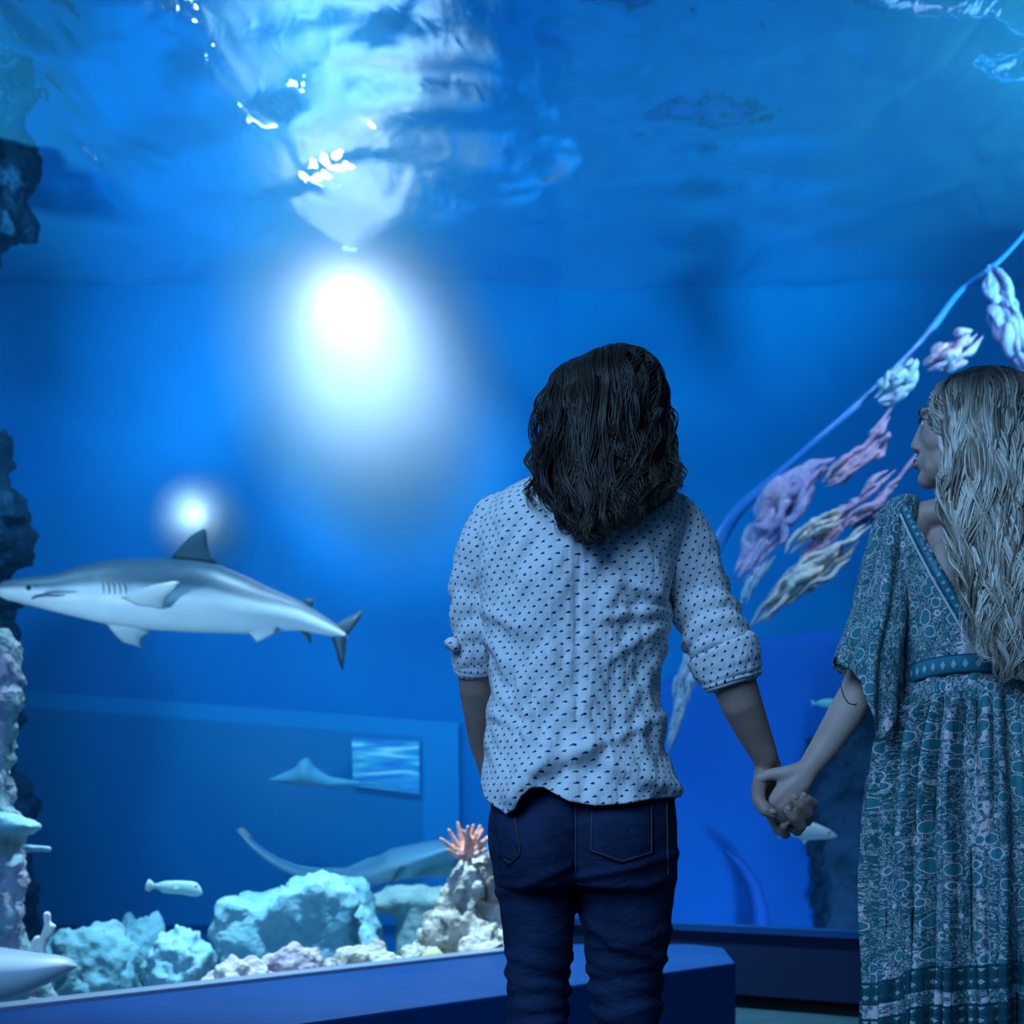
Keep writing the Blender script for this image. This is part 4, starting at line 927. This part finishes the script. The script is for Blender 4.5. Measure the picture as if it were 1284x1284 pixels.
def patch_on(tree, outline, name, mt, parent, n=14, lift=.0022):
    """cloth patch laid on a surface: corners tl, tr, br, bl plus a pointed bottom"""
    tl, tr_, br, bl = outline; bm = bmesh.new(); g = []
    for j in range(n+1):
        row = []
        for i in range(n+1):
            u, v_ = i/n, j/n; t0 = (lerp(tl[0], tr_[0], u), lerp(tl[1], tr_[1], u)); b0 = (lerp(bl[0], br[0], u), lerp(bl[1], br[1], u)+14*(1-abs(2*u-1)))
            p = onto(tree, lerp(t0[0], b0[0], v_), lerp(t0[1], b0[1], v_), lift); row.append(bm.verts.new(p) if p else None)
        g.append(row)
    for j in range(n):
        for i in range(n):
            q = (g[j][i], g[j+1][i], g[j+1][i+1], g[j][i+1])
            if all(q): bm.faces.new(q)
    o = obj(name, bm, mt, parent); m = o.modifiers.new('thickness', 'SOLIDIFY'); m.thickness = .002; m.offset = 0
    return o
def stitch_on(tree, line, parent, r=.0009, name='stitching', mt=None, lift=.0045):
    pts = []
    for (x0, y0), (x1, y1) in zip(line, line[1:]):
        m_ = max(2, int(math.hypot(x1-x0, y1-y0)/3))
        for i in range(m_): pts.append(onto(tree, lerp(x0, x1, i/m_), lerp(y0, y1, i/m_), lift))
    pts = [p for p in pts if p]; bm = bmesh.new(); add_tube(bm, pts, r, 5); return obj(name, bm, mt or stitch, parent)
pk = patch_on(tree, ((621, 1020), (646, 1024), (650, 1072), (626, 1074)), 'pocket', denim, jeans); stitch_on(tree, [(646, 1026), (652, 1070), (640, 1082), (628, 1076)], pk)
pk = patch_on(tree, ((741, 1018), (818, 1006), (819, 1070), (740, 1068)), 'pocket', denim, jeans); stitch_on(tree, [(742, 1020), (741, 1066), (780, 1080), (817, 1069), (817, 1008)], pk)
stitch_on(tree, [(722, 1012), (722, 1096)], jeans, name='back_seam'); stitch_on(tree, [(836, 1006), (838, 1100)], jeans, name='side_seam')

# hair
mh = hair_mat('dark brown hair', (.010, .008, .007), (.022, .016, .012), (.055, .038, .026), (.015, .011, .009))
bm = bmesh.new()
for x, y, rx, ry, rz, d in ((760, 514, 68, .096, 62, -.010), (762, 552, 66, .076, 54, -.026), (763, 592, 60, .054, 38, -.062), (748, 622, 40, .04, 26, -.09), (795, 606, 34, .04, 24, -.075), (712, 575, 26, .05, 46, -.03), (706, 610, 20, .03, 26, -.08), (822, 585, 22, .04, 34, -.03)):
    add_ball(bm, Q(x, y, d), (rx*k, ry, rz*k), 3)
for v in add_ball(bm, (0, 0, 0), 1.0, 3): v.co = Mm @ Vector((v.co.x*.082, v.co.y*.100-.020, v.co.z*.094+.027))
me = remesh(bm, 'hair', .006, 4); displace(me, lambda c: .004*noise.noise(Vector((c.x*60, c.y*60, c.z*10))))
la = me.color_attributes.new('Col', 'FLOAT_COLOR', 'POINT')
for d_ in la.data: d_.color = (1, .05, .5, 1)
hair = link('hair', me, mh, man)
tag(hair, 'wavy dark brown shoulder length hair')
gm_ = [(-1.25, [(735, 446, .02), (702, 462, .03), (686, 498, .03), (684, 540, .01), (676, 580, -.05), (676, 606, -.11), (690, 630, -.145)]),
       (-.8, [(745, 442, 0), (712, 458, -.03), (700, 500, -.06), (700, 550, -.07), (700, 600, -.125), (708, 645, -.155), (722, 674, -.165)]),
       (-.3, [(752, 440, -.02), (738, 455, -.075), (732, 500, -.115), (732, 560, -.12), (734, 620, -.145), (740, 660, -.165), (744, 682, -.17)]),
       (.2, [(765, 438, -.02), (768, 455, -.08), (770, 500, -.12), (768, 560, -.125), (764, 610, -.13), (768, 645, -.155), (772, 668, -.16)]),
       (.7, [(776, 441, -.01), (800, 460, -.05), (812, 500, -.08), (812, 550, -.085), (808, 600, -.125), (804, 630, -.15), (800, 652, -.155)]),
       (1.2, [(788, 446, .01), (818, 468, .0), (830, 502, .0), (834, 545, -.01), (840, 580, -.06), (844, 610, -.11), (838, 630, -.135)])]
hs = bvh(hair)
hair_locks('locks', gm_, YM, 1800, hair, mh, 4, .0016, .0105, 2.9, .026, jit=6, curl_from=.2, nseg=40, shell=hs)
hair_locks('stray_hairs', gm_, YM, 170, hair, mh, 14, .0010, .014, 2.4, .03, jit=10, curl_from=.3, nseg=36)

# ================================================================ the woman
YW_ = 2.1; kw = YW_/F
def Z(px, py, d=0): return P(px, py, YW_+d)
bm = bmesh.new()
Mw = head_parts(bm, Z(1213, 540, 0), R(66), R(6), .95, False)
add_capsules(bm, [Z(1222, 590, -.005), Z(1228, 635, -.01)], [.047, .050], 20)
for x, y, rx, ry, rz, d in ((1240, 690, 92, .080, 70, 0), (1240, 770, 88, .082, 90, 0), (1240, 850, 84, .08, 70, .0), (1240, 950, 96, .10, 90, 0), (1185, 648, 56, .052, 22, -.01), (1295, 648, 56, .052, 22, -.01), (1140, 662, 28, .045, 28, 0), (1340, 662, 28, .045, 28, 0), (1200, 720, 40, .03, 50, -.062), (1282, 720, 40, .03, 50, -.062)):
    add_ball(bm, Z(x, y, d), (rx*kw, ry, rz*kw), 3)
# left arm to the clasp
add_capsules(bm, [Z(1138, 664, 0), Z(1118, 740, .0), Z(1098, 815, -.015), Z(1077, 868, -.05), Z(1058, 900, -.07), Z(1034, 937, -.09), Z(1016, 962, -.10)], [.041, .038, .036, .0345, .0325, .0265, .0215], 20)
# right arm hangs beside the dress
add_capsules(bm, [Z(1342, 664, 0), Z(1362, 750, .0), Z(1370, 840, -.01), Z(1376, 930, .02), Z(1378, 1000, .05)], [.041, .038, .034, .029, .021], 16)
for i in range(4): add_capsules(bm, [Z(1378, 1000, .05), Z(1370+i*7, 1040, .05+i*.004), Z(1370+i*8, 1062, .055), Z(1369+i*8, 1082-abs(i-1.5)*5, .045)], [.02, .011, .0085, .007], 10)
add_capsules(bm, [Z(1374, 1006, .04), Z(1362, 1030, .03), Z(1360, 1050, .03)], [.014, .01, .008], 10)
# left hand: the back of the hand towards us
for i, (x, y, d) in enumerate(((970, 1006, -.092), (981, 1011, -.095), (991, 1010, -.094), (1001, 1003, -.090))):
    add_capsules(bm, [Z(1016, 962, -.10), Z(lerp(1014, x, .45), lerp(966, y, .45), -.103), Z(x, y, d)], [.0195, .0145, .0115], 12)
    add_capsules(bm, [Z(x, y, d), Z(x+2, y+17, d+.018), Z(x+4, y+22-(i == 3)*6, d+.040), Z(x+3, y+10, d+.050)], [.0112, .0098, .0088, .0076], 12)
add_capsules(bm, [Z(1004, 966, -.10), Z(985, 970, -.098), Z(967, 971, -.094), Z(953, 976, -.088), Z(950, 987, -.078)], [.0165, .0140, .0115, .0102, .0082], 14)
add_capsules(bm, [Z(1004, 966, -.10), Z(984, 984, -.095), Z(970, 1004, -.092)], [.017, .0135, .0112], 12)
for s_ in (-1, 1):
    add_capsules(bm, [Z(1240+s_*50, 980, 0), Z(1240+s_*52, 1150, 0), Z(1240+s_*50, 1300, .01), Z(1240+s_*48, 1450, -.01), Z(1240+s_*46, 1600, 0)], [.085, .07, .052, .045, .033], 16)
    add_capsules(bm, [Z(1240+s_*46, 1628, -.03), Z(1240+s_*46, 1630, .05), Z(1240+s_*46, 1634, .12)], [.030, .032, .024], 14)
me = remesh(bm, 'person', .0034, 6)
wom = link('person', me, skin_w)
tag(wom, 'blonde woman in a teal print dress looking left, holding the mans hand', 'person')
face_bits(Mw, .95, wom, (.5, .24, .22), mat('dark brows', (.04, .03, .03), .6))
bm = bmesh.new()
for i, (x, y, d) in enumerate(((951, 985, -.0875),)):
    vs = add_ball(bm, (0, 0, 0), 1.0, 2)
    for v in vs: v.co = Z(x, y, d)+Vector((v.co.x*.0042, v.co.y*.0018, v.co.z*.006))
obj('thumb_nail', bm, nail, wom)
tw = bvh(wom)
stitch_on(tw, [(1056, 852), (1055, 862), (1058, 873), (1064, 882), (1072, 884), (1076, 880)], wom, .0011, 'arm_band', mat('dark band', (.03, .02, .02), .6), .0006)

# dress bodice with a deep V at the back
VL = [(1139, 622), (1158, 662), (1184, 712), (1212, 760), (1236, 800), (1242, 812)]
VR = [(2*1242-x, y) for x, y in VL]
def in_v(px, py, yy):
    px += 8 if px < 1242 else -8
    if yy > .15: return py < 640 and 1150 < px < 1330
    if py > 812: return False
    return interp([(y, x) for x, y in VL], py) < px < interp([(y, x) for x, y in VR], py)
def bod_disp(px, py, yy, t, a):
    return .004*noise.fractal(Vector((px*.03, py*.012, 2)), .9, 2, 3)+.003*sin(px*.25+py*.1)*sstep(780, 850, py)
rows_w = [(616, 1150, 1330, .035, -.01), (628, 1128, 1352, .055, -.012), (645, 1112, 1368, .078, -.012), (680, 1112, 1368, .092, -.01), (730, 1122, 1358, .097, -.005), (790, 1130, 1350, .098, 0), (850, 1132, 1348, .100, 0), (872, 1132, 1348, .102, 0)]
dr = loft('dress', rows_w, None, None, YW_, 460, 300, dress, wom, e=2.3, disp=bod_disp, circ=.9, cut=in_v)
tag(dr, 'teal and white floral print dress with a deep V back')
tb = bvh(dr)
def ribbon(o_tree, line, w, name, mt, parent, lift=.004, wdir=None):
    fine = catmull(line, 60); bm = bmesh.new(); uvl = bm.loops.layers.uv.new('UVMap'); prev = None; run = 0; rows = []
    for i, (x, y) in enumerate(fine):
        x2, y2 = fine[min(i+1, 59)]; x0, y0 = fine[max(i-1, 0)]; dx, dy = x2-x0, y2-y0; l_ = math.hypot(dx, dy); nx, ny = -dy/l_, dx/l_
        r = []
        for s_ in range(4):
            o_ = (s_/3)*w; p = onto(o_tree, x+nx*o_, y+ny*o_, lift); r.append(p)
        if any(p is None for p in r):
            good = [p for p in r if p]
            if not good: continue
            r = [p or good[0] for p in r]
        if prev is not None: run += (r[0]-prev).length
        prev = r[0]; rows.append(([bm.verts.new(p) for p in r], run))
    for (A, ua), (B, ub) in zip(rows, rows[1:]):
        for s_ in range(3):
            f = bm.faces.new((A[s_], A[s_+1], B[s_+1], B[s_]))
            for l, uvv in zip(f.loops, ((ua, s_/3), (ua, (s_+1)/3), (ub, (s_+1)/3), (ub, s_/3))): l[uvl].uv = uvv
    o = obj(name, bm, mt, parent); m = o.modifiers.new('thickness', 'SOLIDIFY'); m.thickness = .003; m.offset = 0
    return o
ribbon(tb, [(1137, 626), (1155, 664), (1181, 714), (1209, 762), (1232, 802), (1238, 818)], 13, 'neck_trim', trim, dr)
ribbon(tb, [(1347, 626), (1329, 664), (1303, 714), (1275, 762), (1252, 802), (1246, 818)][::-1], 13, 'neck_trim', trim, dr)
stitch_on(tb, [(1123, 632), (1142, 674), (1168, 724), (1196, 772), (1218, 810), (1230, 824)], dr, .0026, 'piping', piping, .006)
stitch_on(tb, [(1361, 632), (1342, 674), (1316, 724), (1288, 772), (1266, 810), (1254, 824)], dr, .0026, 'piping', piping, .006)
bm = bmesh.new(); ts = bvh(wom); pts = [onto(ts, x, y, .003) for x, y in ((1142, 640), (1150, 630), (1160, 626), (1172, 623), (1182, 621))]; add_tube(bm, [p for p in pts if p], .002, 6); obj('neck_edge', bm, trim, dr)

# skirt
def sk_disp(px, py, yy, t, a):
    g = sstep(866, 900, py); low = sstep(880, 1150, py)
    o = g*(1-low*.5)*.010*sin(a*46+3*noise.noise(Vector((a*3, py*.004, 1))))
    o += g*(.011+.022*low)*noise.fractal(Vector((a*7.0+.0006*py, py*.0016, 4)), .9, 2, 3)
    o += g*.018*sin(a*19+1.5*noise.noise(Vector((a*2, py*.003, 8))))
    return o
rows_s = [(858, 1134, 1346, .104, 0), (866, 1133, 1347, .106, 0), (885, 1126, 1354, .116, 0), (920, 1114, 1366, .128, 0), (960, 1105, 1375, .138, 0), (1010, 1099, 1381, .146, 0), (1060, 1096, 1384, .152, 0), (1160, 1097, 1385, .16, 0), (1290, 1097, 1386, .165, 0), (1450, 1092, 1392, .172, 0), (1610, 1086, 1398, .18, 0)]
def vf(px, py, p): return p.z+.052*abs((px-1238)/140)**1.2-.02-(.008*sin(px*.05))
sk = loft('skirt', rows_s, None, None, YW_, 420, 170, dress, dr, e=2.1, disp=sk_disp, circ=1.5, vfun=vf)
# raised waist band
def band_rows(): return [(836, 1131, 1349, .108, 0), (838, 1131, 1349, .111, 0), (864, 1131, 1349, .112, 0), (866, 1131, 1349, .110, 0)]
bm = bmesh.new(); uvl = bm.loops.layers.uv.new('UVMap'); rg = []
for (v_, py, g_) in ((0, 868, 0), (.05, 867, .003), (.5, 857, .004), (.95, 846, .003), (1, 845, 0)):
    ring = []
    for q in range(160):
        a = 2*pi*q/160; ca, sa = cos(a), sin(a); xx = math.copysign(abs(ca)**.9, ca); yy = math.copysign(abs(sa)**.9, sa)
        lift_ = 16*max(0, -yy)**1.4
        p = P(lerp(1131, 1349, (xx+1)/2), py-lift_, YW_); ring.append((bm.verts.new(Vector((p.x+yy*(.107+g_)*(1240-642)/F, YW_+yy*(.107+g_), p.z))), (q/160*.75, v_)))
    rg.append(ring)
for A, B in zip(rg, rg[1:]):
    for q in range(160):
        q2 = (q+1) % 160; f = bm.faces.new((A[q][0], A[q2][0], B[q2][0], B[q][0]))
        for l, z_ in zip(f.loops, (A[q], A[q2], B[q2], B[q])): l[uvl].uv = z_[1] if not (q2 == 0 and z_[1][0] == 0) else (.75, z_[1][1])
obj('waist_band', bm, trim, dr)
# wide kimono sleeves
def hem_s(px): return interp([(1050, 822), (1058, 838), (1068, 848), (1084, 862), (1094, 892), (1104, 916), (1113, 930), (1122, 905), (1132, 880)], px)
def ks_disp(px, py, yy, t, a): return (.0025+.008*t)*sin(a*7+2*noise.noise(Vector((a*2, py*.006, 3))))+.004*noise.fractal(Vector((px*.03, py*.01, 5)), .9, 2, 3)
rows_k = [(628, 1128, 1150, .03, -.01), (638, 1111, 1152, .05, -.01), (655, 1100, 1150, .06, -.008), (690, 1091, 1146, .066, -.005), (730, 1083, 1142, .07, -.01), (780, 1073, 1138, .074, -.025), (825, 1058, 1134, .08, -.045), (870, 1054, 1131, .084, -.055), (932, 1052, 1130, .086, -.06)]
loft('sleeve', rows_k, hem_s, 850, YW_, 120, 110, dress, dr, e=2.1, disp=ks_disp, circ=.55)
rows_k2 = [(py, 2484-b-4, 2484-a_-4, d, dy) for py, a_, b, d, dy in rows_k]
loft('sleeve', rows_k2, lambda px: hem_s(2480-px), 850, YW_, 120, 110, dress, dr, e=2.1, disp=ks_disp, circ=.55)

# long blonde hair
wh = hair_mat('ash blonde hair', (.15, .11, .08), (.60, .51, .41), (.95, .87, .76), (.020, .016, .014))
bm = bmesh.new()
for x, y, rx, ry, rz, d in ((1226, 524, 62, .088, 51, -.010), (1236, 572, 54, .066, 58, -.026), (1243, 640, 50, .044, 60, -.068), (1250, 710, 44, .026, 70, -.100), (1256, 775, 32, .018, 46, -.112)):
    add_ball(bm, Z(x, y, d), (rx*kw, ry, rz*kw), 3)
for v in add_ball(bm, (0, 0, 0), 1.0, 3): v.co = Mw @ Vector((v.co.x*.077, v.co.y*.094-.022, v.co.z*.088+.027))
me = remesh(bm, 'hair', .006, 4); displace(me, lambda c: .004*noise.noise(Vector((c.x*60, c.y*60, c.z*8))))
la = me.color_attributes.new('Col', 'FLOAT_COLOR', 'POINT')
for d_, v in zip(la.data, me.vertices): d_.color = (sstep(HC+(HY-478)*kw, HC+(HY-560)*kw, v.co.z), .12, .5, 1)
whair = link('hair', me, wh, wom); tag(whair, 'long wavy ash blonde hair with dark roots')
gw = [(-1.2, [(1212, 474, .0), (1184, 486, .0), (1180, 514, -.01), (1191, 552, -.03), (1189, 610, -.06), (1194, 650, -.10), (1206, 690, -.125), (1214, 722, -.13)]),
      (-.8, [(1218, 470, -.01), (1192, 484, -.03), (1194, 530, -.06), (1198, 590, -.08), (1190, 640, -.10), (1208, 700, -.13), (1220, 760, -.135), (1226, 812, -.14)]),
      (-.4, [(1224, 468, -.02), (1208, 484, -.07), (1204, 530, -.10), (1208, 590, -.11), (1216, 660, -.125), (1228, 730, -.14), (1240, 790, -.145), (1252, 838, -.145)]),
      (0, [(1230, 466, -.02), (1232, 484, -.08), (1234, 530, -.115), (1238, 600, -.12), (1244, 670, -.135), (1252, 740, -.145), (1258, 800, -.15), (1266, 852, -.15)]),
      (.45, [(1240, 468, -.01), (1260, 488, -.06), (1270, 530, -.09), (1274, 600, -.10), (1276, 670, -.125), (1276, 740, -.14), (1276, 800, -.145), (1276, 846, -.145)]),
      (.9, [(1248, 472, .0), (1284, 494, -.02), (1300, 540, -.03), (1304, 600, -.06), (1306, 670, -.10), (1300, 740, -.13), (1294, 800, -.14), (1288, 840, -.14)])]
hs = bvh(whair)
hair_locks('locks', gw, YW_, 1800, whair, wh, 8, .0017, .0095, 3.8, .024, nseg=44, jit=5, curl_from=.15, shell=hs)
hair_locks('stray_hairs', gw, YW_, 90, whair, wh, 18, .0012, .011, 3.6, .025, nseg=36, jit=9, curl_from=.3)
# ================================================================ lamps
def light(name, kind, loc, to, power, col, **kw):
    d = bpy.data.lights.new(name, kind); d.energy = power; d.color = col
    for k, v in kw.items(): setattr(d, k, v)
    o = bpy.data.objects.new(name, d); C.objects.link(o); o.location = loc
    o.rotation_euler = (Vector(to)-Vector(loc)).to_track_quat('-Z', 'Y').to_euler(); return o
fl = P(440, 385, 8.9)
light('flood_beam', 'SPOT', fl+Vector((0, -.12, 0)), fl+Vector((.35, -3.0, -2.6)), 360, (1, .64, .64), spot_size=R(130), spot_blend=1.0, shadow_soft_size=.12)
f2 = P(250, 650, 9.0)
light('small_flood_beam', 'SPOT', f2+Vector((0, -.1, 0)), f2+Vector((.1, -3.0, -.3)), 40, (1, .85, .9), spot_size=R(140), spot_blend=1.0, shadow_soft_size=.1)
# ceiling floods over the front of the tank, washing the far wall and the reef
for x, y, p, c, tz in ((-4.2, 4.6, 480, (.7, .95, 1), 1.6), (-1.2, 4.9, 560, (.7, .97, 1), 2.0), (2.6, 5.4, 150, (.6, .82, 1), .0), (5.2, 5.2, 160, (.6, .95, 1), 4.6)):
    light('tank_lamp', 'SPOT', (x, y, 5.0), (x*.9, 9.2, tz), p, c, spot_size=R(120), spot_blend=1, shadow_soft_size=.4)
light('plume_fill', 'SPOT', (-1.3, 5.0, 4.9), P(470, 505, 8.3), 12500, (1, .66, .70), spot_size=R(26), spot_blend=1, shadow_soft_size=.3)  # added spot on the haze, widens the floodlight's glow
# added spots out of view below the waterline, brightening the surface
light('surface_fill', 'SPOT', (-5.2, 6.2, 3.0), (-1.6, 7.8, 5.3), 1700, (.4, .97, 1), spot_size=R(80), spot_blend=1, shadow_soft_size=.3)
light('surface_fill', 'SPOT', (5.0, 5.0, 3.2), (2.7, 6.9, 5.3), 2300, (.4, 1, 1), spot_size=R(64), spot_blend=1, shadow_soft_size=.3)
light('reef_shark_spot', 'SPOT', (-.9, 4.7, 4.9), (-.35, 4.75, 0), 2600, (1, .93, .88), spot_size=R(60), spot_blend=.8, shadow_soft_size=.2)
light('reef_shark_spot', 'SPOT', (-3.3, 3.4, 1.0), P(190, 760, 5.9), 330, (1, .96, .94), spot_size=R(60), spot_blend=1, shadow_soft_size=.2)  # added uplight out of view, brightens the shark's belly
light('streak_fill', 'SPOT', (3.6, 5.2, 4.9), (2.4, 7.0, 2.6), 330, (1, .80, .84), spot_size=R(70), spot_blend=.9, shadow_soft_size=.2)  # added spot, brightens the reflection bands
light('hall_fill', 'AREA', (-2.0, -1.5, 3.8), (.4, 2.0, 1.1), 200, (.24, .54, 1), size=2.6)  # added soft fill behind the camera, lights the couple
light('bank_fill', 'SPOT', (1.9, 6.0, -.1), (1.6, 8.75, .9), 220, (.4, .72, 1), spot_size=R(120), spot_blend=1, shadow_soft_size=.2)  # added spot hidden behind the kerb, lifts the blue bank
